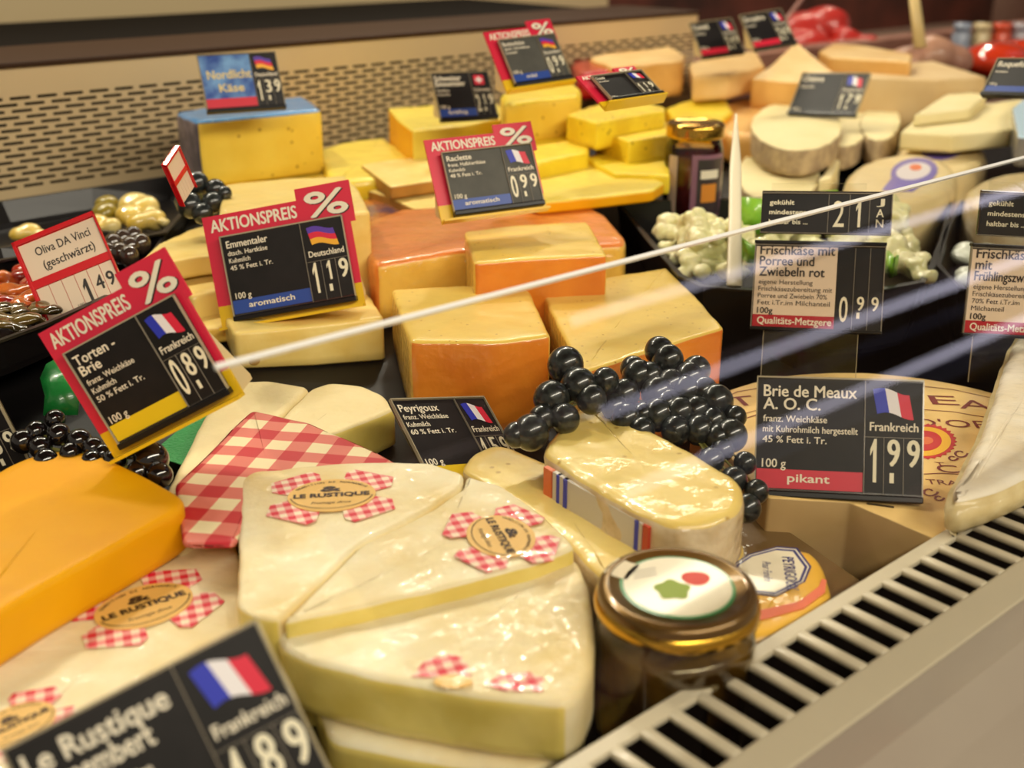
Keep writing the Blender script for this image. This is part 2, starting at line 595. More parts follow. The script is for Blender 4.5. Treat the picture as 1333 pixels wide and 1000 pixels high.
def plate(root, W, H, ox=0.0, oy=0.0, z0=0.0, title=(), body=(), strip=None, striptxt='', flg='fr', country='Frankreich',
          price=('1', '9', '9'), weight='100 g', card=None, tsize=0.125, fullstrip=False, picture=False, bold=0.02):
    x0, x1 = ox - W / 2, ox + W / 2
    y0, y1 = oy, oy + H
    bm = bmesh.new()
    box(bm, x0, x1, y0, y1, z0, z0 + 0.0028, 0, bev=0.0008)
    link('holder', bm, holder, root, smooth=False)
    bm = bmesh.new()
    e = 0.012 * W
    zc = z0 + 0.0034
    xd = x0 + W * 0.655
    box(bm, x0 + e, xd - e * 0.4, y0 + e * 1.6, y1 - e * 1.5, z0 + 0.0026, zc)
    box(bm, xd + e * 0.4, x1 - e, y0 + e * 1.6, y1 - e * 1.5, z0 + 0.0026, zc)
    cd = link('card', bm, card or card_k, root, smooth=False)
    # clear plastic rims and the slots for the digits
    bm = bmesh.new()
    zr = z0 + 0.0046
    box(bm, x0, x1, y1 - e * 0.9, y1, z0 + 0.002, zr)
    box(bm, x0, x0 + e * 0.7, y0, y1, z0 + 0.002, zr)
    box(bm, x1 - e * 0.7, x1, y0, y1, z0 + 0.002, zr)
    link('rim', bm, edgem, root, smooth=False)
    bm = bmesh.new()
    yd = y0 + H * 0.50
    box(bm, xd - e * 0.15, xd + e * 0.15, y0 + e, y1 - e, z0 + 0.003, zr)
    box(bm, xd, x1 - e, yd - e * 0.12, yd + e * 0.12, z0 + 0.003, zr - 0.0006)
    for k in (1, 2):
        xx = xd + (x1 - xd) * k / 3
        box(bm, xx - e * 0.12, xx + e * 0.12, y0 + e, yd, z0 + 0.003, zr - 0.0006)
    link('divider', bm, linem, root, smooth=False)
    bm = bmesh.new()
    box(bm, x0 - e * 0.1, x1 + e * 0.1, y0 - 0.0035, y0 + e * 0.5, z0 - 0.001, z0 + 0.0062, bev=0.0008)
    link('lower_rail', bm, blackp, root, smooth=False)
    zt = zc + 0.0003
    sy = 0.0
    if strip is not None:
        bm = bmesh.new()
        sy = H * 0.165
        box(bm, x0 + e * 1.1, xd - e * 0.5, y0 + e * 1.7, y0 + e * 1.7 + sy, zc - 0.0004, zc + 0.0002)
        link('colour_strip', bm, strip, cd, smooth=False)
    if picture:
        bm = bmesh.new()
        box(bm, x0 + e * 1.1, xd - e * 0.5, y0 + e * 1.7 + sy, y1 - e * 1.5, zc - 0.0004, zc + 0.0002)
        link('picture_card', bm, mat('sea_picture', '7aa9dc', 0.3, col2='2f4f9e', vscale=45, coat=0.4), root, smooth=False)
    bm = bmesh.new()
    ty = y1 - H * 0.06 - tsize * H
    for t in title:
        glyphs(bm, t, tsize * H * 1.25, x0 + W * 0.045, ty, 0, bold=bold, z=zt, fit=min(W * 0.58, len(t) * tsize * H * 0.52))
        ty -= tsize * H * 0.98
    ty += H * 0.004 if body else 0
    for t in body:
        glyphs(bm, t, H * 0.082, x0 + W * 0.045, ty, 0, bold=0.014, z=zt, fit=min(W * 0.57, len(t) * H * 0.0335))
        ty -= H * 0.09
    if weight:
        glyphs(bm, weight, H * 0.105, x0 + W * 0.045, y0 + e * 2.6 + sy, 0, bold=0.01, z=zt, fit=H * 0.20)
    if striptxt:
        glyphs(bm, striptxt, H * 0.10, (x0 + xd) / 2, y0 + e * 1.7 + sy * 0.36, 0, bold=0.015, z=zt, align='C', fit=len(striptxt) * H * 0.058)
    if country:
        glyphs(bm, country, H * 0.105, (xd + x1) / 2, yd + H * 0.055, 0, bold=0.02, z=zt, align='C', fit=(x1 - xd) * 0.82)
    link('lettering', bm, white, cd, smooth=False)
    if flg:
        bm = bmesh.new()
        flag(bm, flg, xd + (x1 - xd) * 0.13, yd + H * 0.2, (x1 - xd) * 0.62, H * 0.21, zt)
        link('flag', bm, [fl_b, fl_w, fl_r, fl_k, fl_y], cd, smooth=False)
    if price:
        bm = bmesh.new()
        cw = (x1 - xd) / 3
        digit(bm, price[0], H * 0.37, cw * (0.55 if price[0] != '1' else 0.45), xd + cw * 0.5, y0 + H * 0.115, zt, 0.02)
        for k in (1, 2):
            digit(bm, price[k], H * 0.23, cw * (0.58 if price[k] != '1' else 0.40), xd + cw * (k + 0.5), y0 + H * 0.255, zt, 0.03)
        bx = xd + cw * 1.42
        box(bm, bx - cw * 0.11, bx + cw * 0.11, y0 + H * 0.115, y0 + H * 0.2, zt - 0.0003, zt)
        link('price_digits', bm, whiteg, cd, smooth=False)

def back_stand(root, W, H, z0=0.0, m=None):
    """folded plastic foot behind the card: a wedge that carries it"""
    bm = bmesh.new()
    R3 = root.matrix_world.to_3x3()
    nz_ = R3.col[2]
    bk = Vector((-nz_.x, -nz_.y, 0)).normalized() * H * 0.42
    lb_ = R3.transposed() @ bk
    pr = [(H * 0.80, z0), (0.0, z0), (lb_.y, z0 + lb_.z), (lb_.y + 0.003, z0 + lb_.z - 0.001)]
    a = [bm.verts.new((-W * 0.46, y, z)) for y, z in pr]
    b = [bm.verts.new((W * 0.46, y, z)) for y, z in pr]
    bm.faces.new(a); bm.faces.new(b[::-1])
    for i in range(4): bm.faces.new((a[i], b[i], b[(i + 1) % 4], a[(i + 1) % 4]))
    bmesh.ops.recalc_face_normals(bm, faces=bm.faces)
    link('foot', bm, m or beigep, root, smooth=False)

def sign(name, label, corners, d=None, W=None, ratio=0.75, lean=-0.35, yaw=0.0, roll=0.0, foot=True, group=None, **kw):
    wp = math.dist(corners[0], corners[1])
    if W is None: W = wp * d / FPX
    H = W * ratio
    M = pose(corners, W, H, lean, yaw, roll)
    root = empty(name, M, label, 'price sign', group)
    plate(root, W, H, **kw)
    if foot: back_stand(root, W, H)
    return root

def board(name, label, corners, d, ratio=0.76, lean=-0.35, yaw=0.0, roll=0.0, foot=True, **kw):
    wp = math.dist(corners[0], corners[1])
    W = wp * d / FPX
    H = W * ratio
    M = pose(corners, W, H, lean, yaw, roll)
    root = empty(name, M, label, 'price sign')
    def g(u, v): return ((u - 0.5) * W, v * H)
    bm = bmesh.new()
    prism(bm, [g(0, .2), g(1, .2), g(1, .74), g(1.035, .74), g(1.035, 1.1), g(.66, 1.1), g(.66, 1.0), g(0, 1)], -0.0022, 0)
    link('red_board', bm, redb, root, smooth=False)
    bm = bmesh.new()
    prism(bm, [g(0, 0), g(1, 0), g(1, .2), g(0, .2)], -0.0022, 0)
    box(bm, *[v * W for v in (-0.5, 0.5)], -0.001, 0.012 * H, -0.0022, 0.008)
    link('yellow_base', bm, yelb, root, smooth=False)
    bm = bmesh.new()
    glyphs(bm, 'AKTIONSPREIS', H * 0.155, *g(.05, .855), fit=W * 0.6, bold=0.03, z=0.0004)
    glyphs(bm, '%', H * 0.30, *g(.72, .835), fit=W * 0.28, bold=0.015, z=0.0006)
    link('board_lettering', bm, white, root, smooth=False)
    bm = bmesh.new()
    glyphs(bm, '%', H * 0.30, *g(.728, .828), fit=W * 0.28, bold=0.015, z=0.0003)
    link('percent_shadow', bm, darkt, root, smooth=False)
    plate(root, W * 0.85, H * 0.72, ox=W * 0.035, oy=H * 0.085, z0=0.002, **kw)
    if foot: back_stand(root, W, H * 0.8, z0=-0.0023)
    return root

# ------------------------------------------------------------------ the counter itself
def structure(name, bm, m, parent=None, smooth=False):
    o = link(name, bm, m, parent, smooth=smooth)
    if parent is None: o['kind'] = 'structure'
    return o

XL, XR = -0.35, 4.2
metal = mat('beige_steel', 'd6bd92', 0.42, metal=0.15, var=0.06, vscale=6, bump=0.02)
bm = bmesh.new()   # sloping black display deck
prof = [(0.30, 0.0), (0.35, 0.0), (1.0, deck(1.0)), (1.33, deck(1.3)), (1.33, -0.05), (0.30, -0.05)]
a = [bm.verts.new((XL, y, z)) for y, z in prof]
b = [bm.verts.new((XR, y, z)) for y, z in prof]
bm.faces.new(a); bm.faces.new(b[::-1])
for i in range(len(prof)): bm.faces.new((a[i], b[i], b[(i + 1) % len(prof)], a[(i + 1) % len(prof)]))
bmesh.ops.recalc_face_normals(bm, faces=bm.faces)
structure('floor', bm, blackm)

# perforated rear wall: solid webs with real slots between them
WY = 1.30
bm = bmesh.new()
XB = 1.52
zr0, zr1 = 0.123, 0.2235
rows = 15
rp = (zr1 - zr0) / rows
sh = 0.0034
box(bm, XL, XB, WY, WY + 0.002, 0.10, zr0)
box(bm, XL, XB, WY, WY + 0.002, zr1 - (rp - sh), 0.250)
for k in range(rows):
    z = zr0 + rp * k
    if k: box(bm, XL, XB, WY, WY + 0.002, z - (rp - sh), z)
    off = 0.0145 if k % 2 else 0.0
    x = XL + off
    while x < 1.50:
        box(bm, x, x + 0.0072, WY, WY + 0.002, z, z + sh)
        x += 0.029
wb = structure('wall_back', bm, metal)
bm = bmesh.new()
box(bm, XL, XB, WY + 0.03, WY + 0.034, 0.06, 0.24)
structure('wall_back_duct', bm, mat('duct_dark', '241c16', 0.8), wb)
bm = bmesh.new()
box(bm, XL, XB, WY - 0.004, WY + 0.17, 0.250, 0.256, bev=0.002)
structure('trim_1', bm, mat('brown_ledge', '3a2414', 0.6, spec=0.2))
bm = bmesh.new()
box(bm, XL, XB, WY + 0.17, WY + 0.62, 0.10, 0.246)
structure('trim_2', bm, mat('dark_gap', '110c09', 0.8, spec=0.1))
bm = bmesh.new()
box(bm, XL, 2.06, 2.04, 2.3, 0.10, 0.285, bev=0.006)
o = structure('trim_3', bm, mat('cream_worktop_edge', 'c9b48c', 0.3, coat=0.4))
bm = bmesh.new()
box(bm, 2.2, 7.5, 2.3, 2.4, -0.3, 0.75)
structure('wall_rear_service', bm, mat('service_wall', '3b1e16', 0.5, col2='6b3325', vscale=5))
bm = bmesh.new()
box(bm, XL, 2.2, 2.6, 2.7, -0.3, 1.2)
structure('wall_rear_left', bm, mat('service_wall_beige', 'b7a37d', 0.5, col2='8a7655', vscale=4))
bm = bmesh.new()
box(bm, 4.4, 4.44, -0.3, 2.3, -0.3, 0.20)
structure('wall_right', bm, mat('far_wall', 'a5806e', 0.5, col2='6d463a', vscale=4))

bm = bmesh.new()   # lower rosy ledge that carries on to the right
box(bm, XB, XR, WY, WY + 0.05, 0.0, 0.175, bev=0.002)
structure('trim_21', bm, mat('rosy_ledge', 'a0705c', 0.45, col2='7c4c3e', vscale=6))

# front air grille
grmat = mat('grey_grille_plastic', 'd0c5ab', 0.4, coat=0.2)
gr = bpy.data.objects.new('grille', None)
C.objects.link(gr)
gr.location = (0.3, 0.265, 0.0)
tag(gr, 'grey slotted air return grille running along the front of the display', 'grille')
def gpart(name, bm, m):
    o = link(name, bm, m, smooth=False)
    parts_parent(o, gr)
    return o
bm = bmesh.new()
box(bm, XL, 3.0, 0.281, 0.290, 0.0565, 0.0600, bev=0.001)
gpart('rear_rail', bm, grmat)
bm = bmesh.new()
box(bm, XL, 3.0, 0.2825, 0.289, -0.045, 0.0565)
gpart('rear_wall', bm, mat('channel_wall_brown', '0c0908', 0.35))
bm = bmesh.new()
box(bm, XL, 3.0, 0.222, 0.2445, 0.052, 0.0600, bev=0.002)
gpart('front_rail', bm, grmat)
bm = bmesh.new()
box(bm, XL, 3.0, 0.20, 0.2835, -0.05, -0.04, 0)
gpart('channel', bm, mat('channel_black', '070606', 0.35))
bm = bmesh.new()
box(bm, XL, 3.0, 0.2445, 0.2465, -0.04, 0.055, 0)
gpart('channel_wall', bm, mat('channel_wall_brown', '0c0908', 0.35))
# one bar mesh shared by all bars
bm = bmesh.new()
box(bm, -0.0034, 0.0034, -0.0195, 0.0195, -0.004, 0.0, bev=0.0015)
bar = link('bar', bm, grmat, gr, smooth=True)
x = 0.321 - 0.0193 * 22
k = 0
while x < 2.4:
    o = bar if k == 0 else bar.copy()
    if k: C.objects.link(o)
    o.parent = gr
    o.location = (x - 0.3, 0.263 - 0.265, 0.0602)
    x += 0.0193
    k += 1

# front body of the counter
bm = bmesh.new()
prof = [(0.222, 0.060), (0.205, 0.058), (0.185, 0.050), (0.150, 0.040), (0.135, 0.030), (0.10, 0.020), (0.085, 0.0), (0.02, -0.02), (-0.02, -0.06),
        (-0.02, -0.4), (0.222, -0.4)]
a = [bm.verts.new((XL, y, z)) for y, z in prof]
b = [bm.verts.new((3.2, y, z)) for y, z in prof]
bm.faces.new(a); bm.faces.new(b[::-1])
for i in range(len(prof)): bm.faces.new((a[i], b[i], b[(i + 1) % len(prof)], a[(i + 1) % len(prof)]))
bmesh.ops.recalc_face_normals(bm, faces=bm.faces)
structure('wall_front', bm, mat('front_panel', 'b3a899', 0.28, col2='a89a8c', vscale=3, coat=0.3))

# sloping front pane; white strip paints the highlight along its polished upper edge
gpane = bpy.data.objects.new('glass_pane', None)
C.objects.link(gpane)
gpane.location = (0.27, GL_Y0, GL_Z0)
tag(gpane, 'clear sloping front glass pane with a highlight painted white along its upper edge', 'glass')
bm = bmesh.new()
XG = 0.203
q = [(XG, GL_Y0, GL_Z0), (3.1, GL_Y0, GL_Z0), (3.1, GL_Y1, GL_Z1), (XG, GL_Y1, GL_Z1)]
bm.faces.new([bm.verts.new(v) for v in q])
o = link('pane', bm, glass, smooth=False)
parts_parent(o, gpane)
bm = bmesh.new()
gd = Vector((0, GL_Y1 - GL_Y0, GL_Z1 - GL_Z0)).normalized()
gn = Vector((0, -gd.z, gd.y))
e0 = Vector((0, GL_Y1, GL_Z1))
pr = [e0 - gn * 0.003, e0, e0 + gd * 0.001 + gn * -0.0003, e0 + gd * 0.001 - gn * 0.0027]
pr = [e0 - gn * 0.0016 - gd * 0.0010, e0 + gn * 0.0002 - gd * 0.0008, e0 + gn * 0.0002 + gd * 0.0016, e0 - gn * 0.0016 + gd * 0.0016]
a = [bm.verts.new((XG, p.y, p.z)) for p in pr]
b = [bm.verts.new((3.1, p.y, p.z)) for p in pr]
bm.faces.new(a); bm.faces.new(b[::-1])
for i in range(4): bm.faces.new((a[i], b[i], b[(i + 1) % 4], a[(i + 1) % 4]))
bmesh.ops.recalc_face_normals(bm, faces=bm.faces)
o = link('edge_highlight', bm, mat('edge_highlight', 'f4f2ee', 0.12, coat=0.6), smooth=False)
tag(o, 'white strip painting the highlight on the polished edge')
parts_parent(o, gpane)

# shop ceiling and its long rails, seen only as reflections
bm = bmesh.new()
box(bm, -3, 12, -3.5, 4.5, 2.5, 2.55)
structure('ceiling', bm, mat('shop_ceiling', '5a4436', 0.8))
for i, (yy, zz, col, wd) in enumerate(((-0.05, 1.95, '7d7ca0', .05), (0.25, 2.25, 'c9b7c4', .03), (0.62, 2.1, '8a5a3c', .08), (0.16, 1.7, '6f6b93', .03), (-0.5, 2.2, 'a77', .1), (0.42, 1.9, '302830', .05))):
    bm = bmesh.new()
    box(bm, 0.6, 9, yy, yy + wd, zz, zz + 0.05)
    c = col if len(col) == 6 else 'aa7777'
    structure('trim_%d' % (i + 4), bm, mat('ceiling_rail_%s' % c, c, 0.5))

# ------------------------------------------------------------------ cheeses in the middle
# mats list order: 0 = upper face, 1.. = sides
cheese('cheese_block', [(508, 376), (600, 371), (688, 374), (717, 437), (640, 446), (533, 444)], 0.115, None, [rac, rind, racside],
       'wrapped cheese block with deep orange front rind, left of the two beside the grapes', sides=[2, 2, 2, 1, 1, 2], corner=0.006, r=0.004, key='A')
cheese('cheese_block', [(705, 379), (790, 360), (868, 348), (905, 384), (943, 427), (850, 455), (757, 486), (730, 432)], 0.108, None, [rac, rind, racside],
       'big wrapped cheese block with orange front rind directly behind the right-hand grapes', sides=[2, 2, 2, 2, 1, 1, 2, 2], corner=0.005, r=0.003, key='B')
cheese('cheese_block', [(604, 301), (680, 292), (765, 288), (791, 332), (700, 336), (617, 342)], 0.142, lambda x, y: deck(y) + 0.02, [rac, rind, racside],
       'glossy film-wrapped cheese block lying before the long orange-topped wheel piece', sides=[2, 2, 2, 1, 1, 2], corner=0.005, r=0.003, key='C')
cheese('cheese_wheel_piece', [(476, 287), (520, 272), (640, 264), (758, 262), (790, 280), (816, 310), (812, 318), (700, 322), (600, 326), (490, 345), (478, 335)], 0.128, None, [rindl, racside, rindl],
       'long cheese wheel piece with pale orange rind on top, under the Raclette sign', sides=[2, 2, 2, 2, 2, 1, 1, 1, 1, 2, 2], corner=0.008, r=0.006, key='D')
cheese('cheese_block', [(285, 390), (380, 376), (467, 368), (484, 388), (500, 413), (400, 425), (303, 434), (292, 412)], 0.100, None, [emm, emmcut],
       'pale yellow block with one round hole in front, beneath the Emmentaler sign', corner=0.005, r=0.003, key='E')
cheese('cheese_block', [(292, 240), (370, 232), (450, 229), (466, 245), (482, 275), (380, 286), (281, 292)], 0.165, None, [emm, emmcut],
       'tall film-wrapped yellow block standing behind the Emmentaler sign', corner=0.004, r=0.003, key='G')
cheese('cheese_wedge', [(176, 346), (205, 318), (245, 300), (300, 284), (306, 330), (262, 334), (210, 343)], 0.132, lambda x, y: 0.115, [emmcut, emm],
       'thin pale yellow cheese wedge with pointed tip left of the Emmentaler sign', corner=0.003, r=0.002)
cheese('cheese_block', [(200, 352), (262, 336), (310, 328), (318, 370), (250, 386), (228, 378)], 0.112, None, [emmcut, emm],
       'rough-faced yellow cheese block below the thin wedge, half behind the Torten-Brie sign', corner=0.005, r=0.004)
cheese('cheese_block', [(238, 394), (300, 372), (312, 392), (312, 420), (262, 428), (250, 420)], 0.092, None, [emm, racside],
       'wrapped yellow block squeezed between the Torten-Brie sign and the block with one hole', corner=0.004, r=0.003)
# round hole on block E's front: shallow bump with shade put into its colour
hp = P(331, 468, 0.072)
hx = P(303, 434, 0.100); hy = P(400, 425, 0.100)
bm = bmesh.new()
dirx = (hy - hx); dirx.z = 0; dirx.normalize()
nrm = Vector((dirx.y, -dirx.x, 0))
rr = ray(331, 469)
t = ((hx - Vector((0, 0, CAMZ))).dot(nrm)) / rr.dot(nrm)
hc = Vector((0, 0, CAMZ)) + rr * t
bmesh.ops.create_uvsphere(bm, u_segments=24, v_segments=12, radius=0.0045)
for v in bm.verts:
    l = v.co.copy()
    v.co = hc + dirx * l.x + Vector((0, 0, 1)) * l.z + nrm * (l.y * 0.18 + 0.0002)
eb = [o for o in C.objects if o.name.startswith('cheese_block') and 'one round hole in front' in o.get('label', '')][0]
o = link('hole', bm, mat('hole_shade', 'b98d3e', 0.5))
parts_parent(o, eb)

# back row, left to right
cheese('cheese_loaf', [(228, 146), (300, 134), (395, 125), (410, 134), (418, 142), (340, 150), (256, 158), (240, 152)], 0.200, 0.128,
       [mat('blue_wrapper', '3f87c4', 0.3, coat=0.6, coatb=0.4), tilsit, mat('printed_wrapper', '4a4658', 0.35, col2='7d6f7c', vscale=60, coat=0.6, coatb=0.5)],
       'upright yellow cheese loaf in a blue wrapper at the back left', sides=[2, 2, 2, 1, 1, 1, 2, 2], corner=0.006, r=0.006)
cheese('cheese_slab', [(262, 232), (340, 222), (440, 208), (466, 222), (470, 240), (380, 245), (290, 252)], 0.127, lambda x, y: deck(y) + 0.001, [butter, butter],
       'plain yellow slab under the blue-wrapped cheese loaf', corner=0.005, r=0.003)
cheese('cheese_block', [(412, 194), (450, 184), (500, 178), (528, 196), (545, 214), (500, 232), (430, 238)], 0.138, None, [butter, yel],
       'smooth yellow block with rounded top right of the blue-wrapped loaf', corner=0.012, r=0.008)
cheese('cheese_block', [(505, 141), (560, 137), (645, 132), (664, 152), (600, 164), (536, 170), (518, 156)], 0.175, 0.128, [butter, gold, butter],
       'wide yellow block carrying the sign with the red cross flag, against the rear wall', sides=[2, 2, 2, 2, 2, 1, 1], corner=0.004, r=0.003)
cheese('cheese_slab', [(470, 214), (510, 208), (560, 202), (625, 222), (570, 234), (508, 243)], 0.142, 0.128, [emmcut, brown],
       'flat cheese slab with brown rind left of the Raclette sign', corner=0.003, r=0.002)
cheese('cheese_slab', [(450, 240), (508, 241), (600, 226), (660, 262), (600, 280), (540, 272), (500, 254)], 0.126, 0.108, [emmcut, brown],
       'lower brown-rinded cheese slab beneath the flat one, left of the Raclette sign', corner=0.003, r=0.002)
cheese('cheese_piece', [(464, 262), (500, 248), (532, 254), (532, 280), (500, 292), (480, 292)], 0.118, None,
       [mat('dark_blue_film', '33406e', 0.25, col2='c0702c', vscale=40, coat=0.8, coatb=0.6)],
       'small cheese piece in dark blue and orange film behind the orange-topped wheel piece', sides=[0] * 6, corner=0.004, r=0.004)
cheese('cheese_block', [(651, 122), (700, 109), (742, 103), (757, 116), (756, 124), (700, 130), (656, 137)], 0.204, 0.155, [yel, tilsit],
       'tall bright yellow block under the topmost percent sign', sides=[1] * 7, corner=0.008, r=0.006)
cheese('cheese_slab', [(640, 176), (690, 168), (750, 160), (768, 182), (766, 198), (700, 212), (660, 210)], 0.158, 0.135, [yel, yel],
       'low bright yellow slab supporting the tall block under the topmost percent sign', sides=[1] * 7, corner=0.006, r=0.004)
cheese('cheese_bar', [(737, 149), (765, 139), (800, 130), (840, 134), (866, 139), (866, 145), (820, 152), (777, 160)], 0.188, 0.157, [yels, yels],
       'upper of the two crossed herb-flecked yellow cheese bars left of the jam jar', sides=[1] * 8, corner=0.004, r=0.003)
cheese('cheese_bar', [(775, 170), (820, 162), (866, 157), (880, 166), (880, 175), (818, 184), (795, 176)], 0.170, 0.136, [yels, yels],
       'lower front herb-flecked yellow cheese bar touching the jam jar', sides=[1] * 7, corner=0.004, r=0.003)
cheese('cheese_piece', [(717, 188), (742, 180), (768, 188), (766, 194), (750, 200), (720, 193)], 0.158, 0.14, [yels, yels],
       'small yellow cheese cube left of the two crossed yellow bars', sides=[1] * 6, corner=0.003, r=0.002)
cheese('cheese_piece', [(760, 205), (800, 196), (870, 206), (872, 228), (800, 226)], 0.146, 0.125, [yel, yel],
       'bright yellow piece under the crossed bars, mostly hidden', sides=[1] * 5, corner=0.003, r=0.002)
cheese('cheese_slab', [(655, 246), (690, 222), (740, 213), (790, 212), (838, 226), (866, 238), (850, 248), (780, 256), (700, 264)], 0.141, 0.1285, [butter, gold],
       'broad flat golden slab lying right of the Raclette sign above the orange-topped piece', sides=[1] * 9, corner=0.006, r=0.003)
cheese('cheese_piece', [(866, 140), (900, 128), (945, 128), (955, 145), (930, 165), (880, 160)], 0.150, None, [yel, gold],
       'golden yellow piece directly behind the jam jar lid', sides=[1] * 6, corner=0.006, r=0.006)
cheese('cheese_piece', [(905, 142), (960, 128), (1045, 132), (1060, 150), (1000, 178), (940, 172)], 0.140, None, [tan, tan],
       'orange-tan rounded piece between the jam jar and the upper goat cheese', sides=[1] * 6, corner=0.02, r=0.01, amp=0.002, freq=25)

# far right back
cheese('cheese_wedge', [(768, 75), (800, 65), (870, 61), (892, 71), (890, 79), (840, 84), (795, 86)], 0.205, 0.155, [tan2, tan],
       'big tan hard cheese piece with cracked face left of the two rearmost dark signs', sides=[1] * 7, corner=0.006, r=0.004, amp=0.002, freq=30)
cheese('red_pouch', [(742, 76), (760, 66), (800, 66), (815, 78), (800, 92), (752, 96)], 0.198, 0.16, [mat('red_film', 'b80f12', 0.3, coat=0.7, coatb=0.6)],
       'bright red wrapped packet behind the lying percent sign', cat='packet', sides=[0] * 6, corner=0.01, r=0.008, amp=0.002, freq=40)
cheese('cheese_wedge', [(897, 84), (930, 70), (985, 67), (996, 86), (950, 97), (903, 100)], 0.190, 0.155, [tan2, tan2],
       'upright beige hard cheese wedge beneath the left of the two rearmost dark signs', sides=[1] * 6, corner=0.005, r=0.004, amp=0.0015, freq=30)
cheese('cheese_wedge', [(978, 104, 0.18), (1005, 80, 0.2), (1036, 55, 0.218), (1062, 74, 0.205), (1088, 96, 0.19), (1040, 108, 0.18)], 0.18, 0.14, [tan2, tan],
       'pointed tan cheese wedge behind the small sign over the goat cheeses', sides=[1] * 6, corner=0.004, r=0.003)
cheese('cheese_wedge', [(1066, 66), (1085, 56), (1130, 60), (1188, 70), (1186, 80), (1120, 76), (1080, 74)], 0.205, 0.18, [tan2, tan],
       'long flat tan cheese wedge with a darker edge at the back right', sides=[1] * 7, corner=0.005, r=0.004)
cheese('cheese_block', [(1116, 100), (1160, 84), (1215, 79), (1285, 100), (1220, 104)], 0.185, 0.108, [parchm, parchm, parchm],
       'large matt beige block with an upright corner edge behind the goat cheeses', sides=[1, 2, 2, 2, 1], corner=0.005, r=0.004)
cheese('cheese_slab', [(1172, 172), (1200, 146), (1250, 140), (1330, 128), (1345, 140), (1320, 168), (1240, 176)], 0.150, 0.128, [goat, goat],
       'smooth cream slab at the right behind the purple-labelled ovals', sides=[1] * 7, corner=0.004, r=0.003)
cheese('cheese_wedge', [(1190, 150), (1232, 122), (1245, 116), (1284, 124), (1262, 142)], 0.165, 0.151, [goat, goat],
       'pale cream wedge lying on the smooth slab by the blue-striped sign', sides=[1] * 5, corner=0.003, r=0.002)
cheese('plastic_tub', [(1318, 140), (1340, 122), (1380, 122), (1380, 180), (1325, 178)], 0.165, 0.13, [mat('pale_blue_lid', 'b9d4e6', 0.3), mat('grey_tub', '7f7c78', 0.3, coat=0.6)],
       'grey tub with pale blue top cut by the right edge', cat='tub', sides=[1] * 5, corner=0.008, r=0.003)

def ell(cx, cy, a, b, n=18, rot=0):
    return [(cx + a * math.cos(2 * PI * k / n) * math.cos(rot) - b * math.sin(2 * PI * k / n) * math.sin(rot),
             cy - b * math.sin(2 * PI * k / n) * math.cos(rot) - a * math.cos(2 * PI * k / n) * math.sin(rot)) for k in range(n)]
gk = dict(corner=0.004, r=0.003, amp=0.0008)
cheese('goat_cheese', ell(1100, 160, 32, 30, rot=0.3), 0.135, 0.104, [goat, ash], 'cream goat cheese half hidden below the small sign with ash rind', group=None, sides=[1] * 18, **gk)
cheese('goat_cheese', ell(1146, 158, 27, 24, rot=0.3), 0.138, 0.104, [goat, ash], 'rightmost round goat cheese with grey ash rind before the matt beige block', sides=[1] * 18, **gk)
cheese('goat_cheese', ell(1037, 163, 60, 32, rot=-0.03), 0.148, 0.116, [goat, ash], 'large oval-cut goat cheese with ash rind, upper of the stacked pair', sides=[1] * 18, **gk)
cheese('goat_cheese', ell(1014, 226, 54, 40), 0.112, None, [goat, ash], 'large goat cheese behind the cream cheese tray, lower of the stacked pair', sides=[1] * 18, **gk)
cheese('cheese_piece', [(1066, 235), (1086, 206), (1094, 208), (1082, 232)], 0.118, None, [goat, goat], 'thin cream cheese offcut beside the lower goat cheese', sides=[1] * 4, corner=0.002, r=0.002)
ovm = mat('oval_ivory', 'e9d29a', 0.45, col2='e2c88c', vscale=10, coat=0.5, coatb=0.3, sss=0.1)
o1, _ = cheese('oval_cheese', ell(1226, 200, 62, 30, rot=-0.05), 0.120, None, [ovm, ovm], 'rear oval ivory cheese with a purple label', sides=[1] * 18, corner=0.01, r=0.014)
o2, _ = cheese('oval_cheese', ell(1174, 232, 76, 33, rot=0.05), 0.128, None, [ovm, ovm], 'front oval ivory cheese with a purple label behind the date sign', sides=[1] * 18, corner=0.01, r=0.014)
cheese('oval_cheese', ell(1325, 246, 70, 24, rot=0.1), 0.128, None, [ovm, loafr], 'unlabelled ivory cheese at the right edge above the glass line', sides=[1] * 18, corner=0.01, r=0.012)
purple = mat('purple_label', '6a57b4', 0.4, coat=0.4)
pale_l = mat('pale_label', 'd9cfd0', 0.4)
orangel = mat('orange_label', 'e2703a', 0.4)

def sheet_on(name, root, pts, z, th, m, parent=True):
    W = [P(*p, z) for p in pts]
    bm = bmesh.new()
    prism(bm, [(p.x, p.y) for p in W], z, z + th)
    o = link(name, bm, m, smooth=False)
    if parent: parts_parent(o, root)
    return o
for o, (cx, cy), z in ((o1, (1228, 190), 0.1202), (o2, (1190, 224), 0.1282)):
    lb = sheet_on('label_sticker', o, ell(cx, cy, 31, 18, rot=0.15), z, 0.0006, purple)
    if cy > 200: sheet_on('label_band', o, [(cx - 26, cy + 4), (cx + 22, cy + 8), (cx - 2, cy + 26), (cx - 42, cy + 24)], z, 0.0005, purple)
    sheet_on('label_field', o, ell(cx - 1, cy - 1, 23, 11, rot=0.15), z + 0.0006, 0.0003, pale_l)
    sheet_on('label_mark', o, ell(cx + 2, cy - 6, 8, 4), z + 0.0009, 0.0003, orangel)

# red and meaty things at the far right
TMP = bpy.data.scenes.new('tmp')
_b = bmesh.new()
bmesh.ops.create_icosphere(_b, subdivisions=3, radius=1)
ICO_V = [tuple(v.co) for v in _b.verts]
ICO_F = [tuple(v.index for v in f.verts) for f in _b.faces]
_b.free()

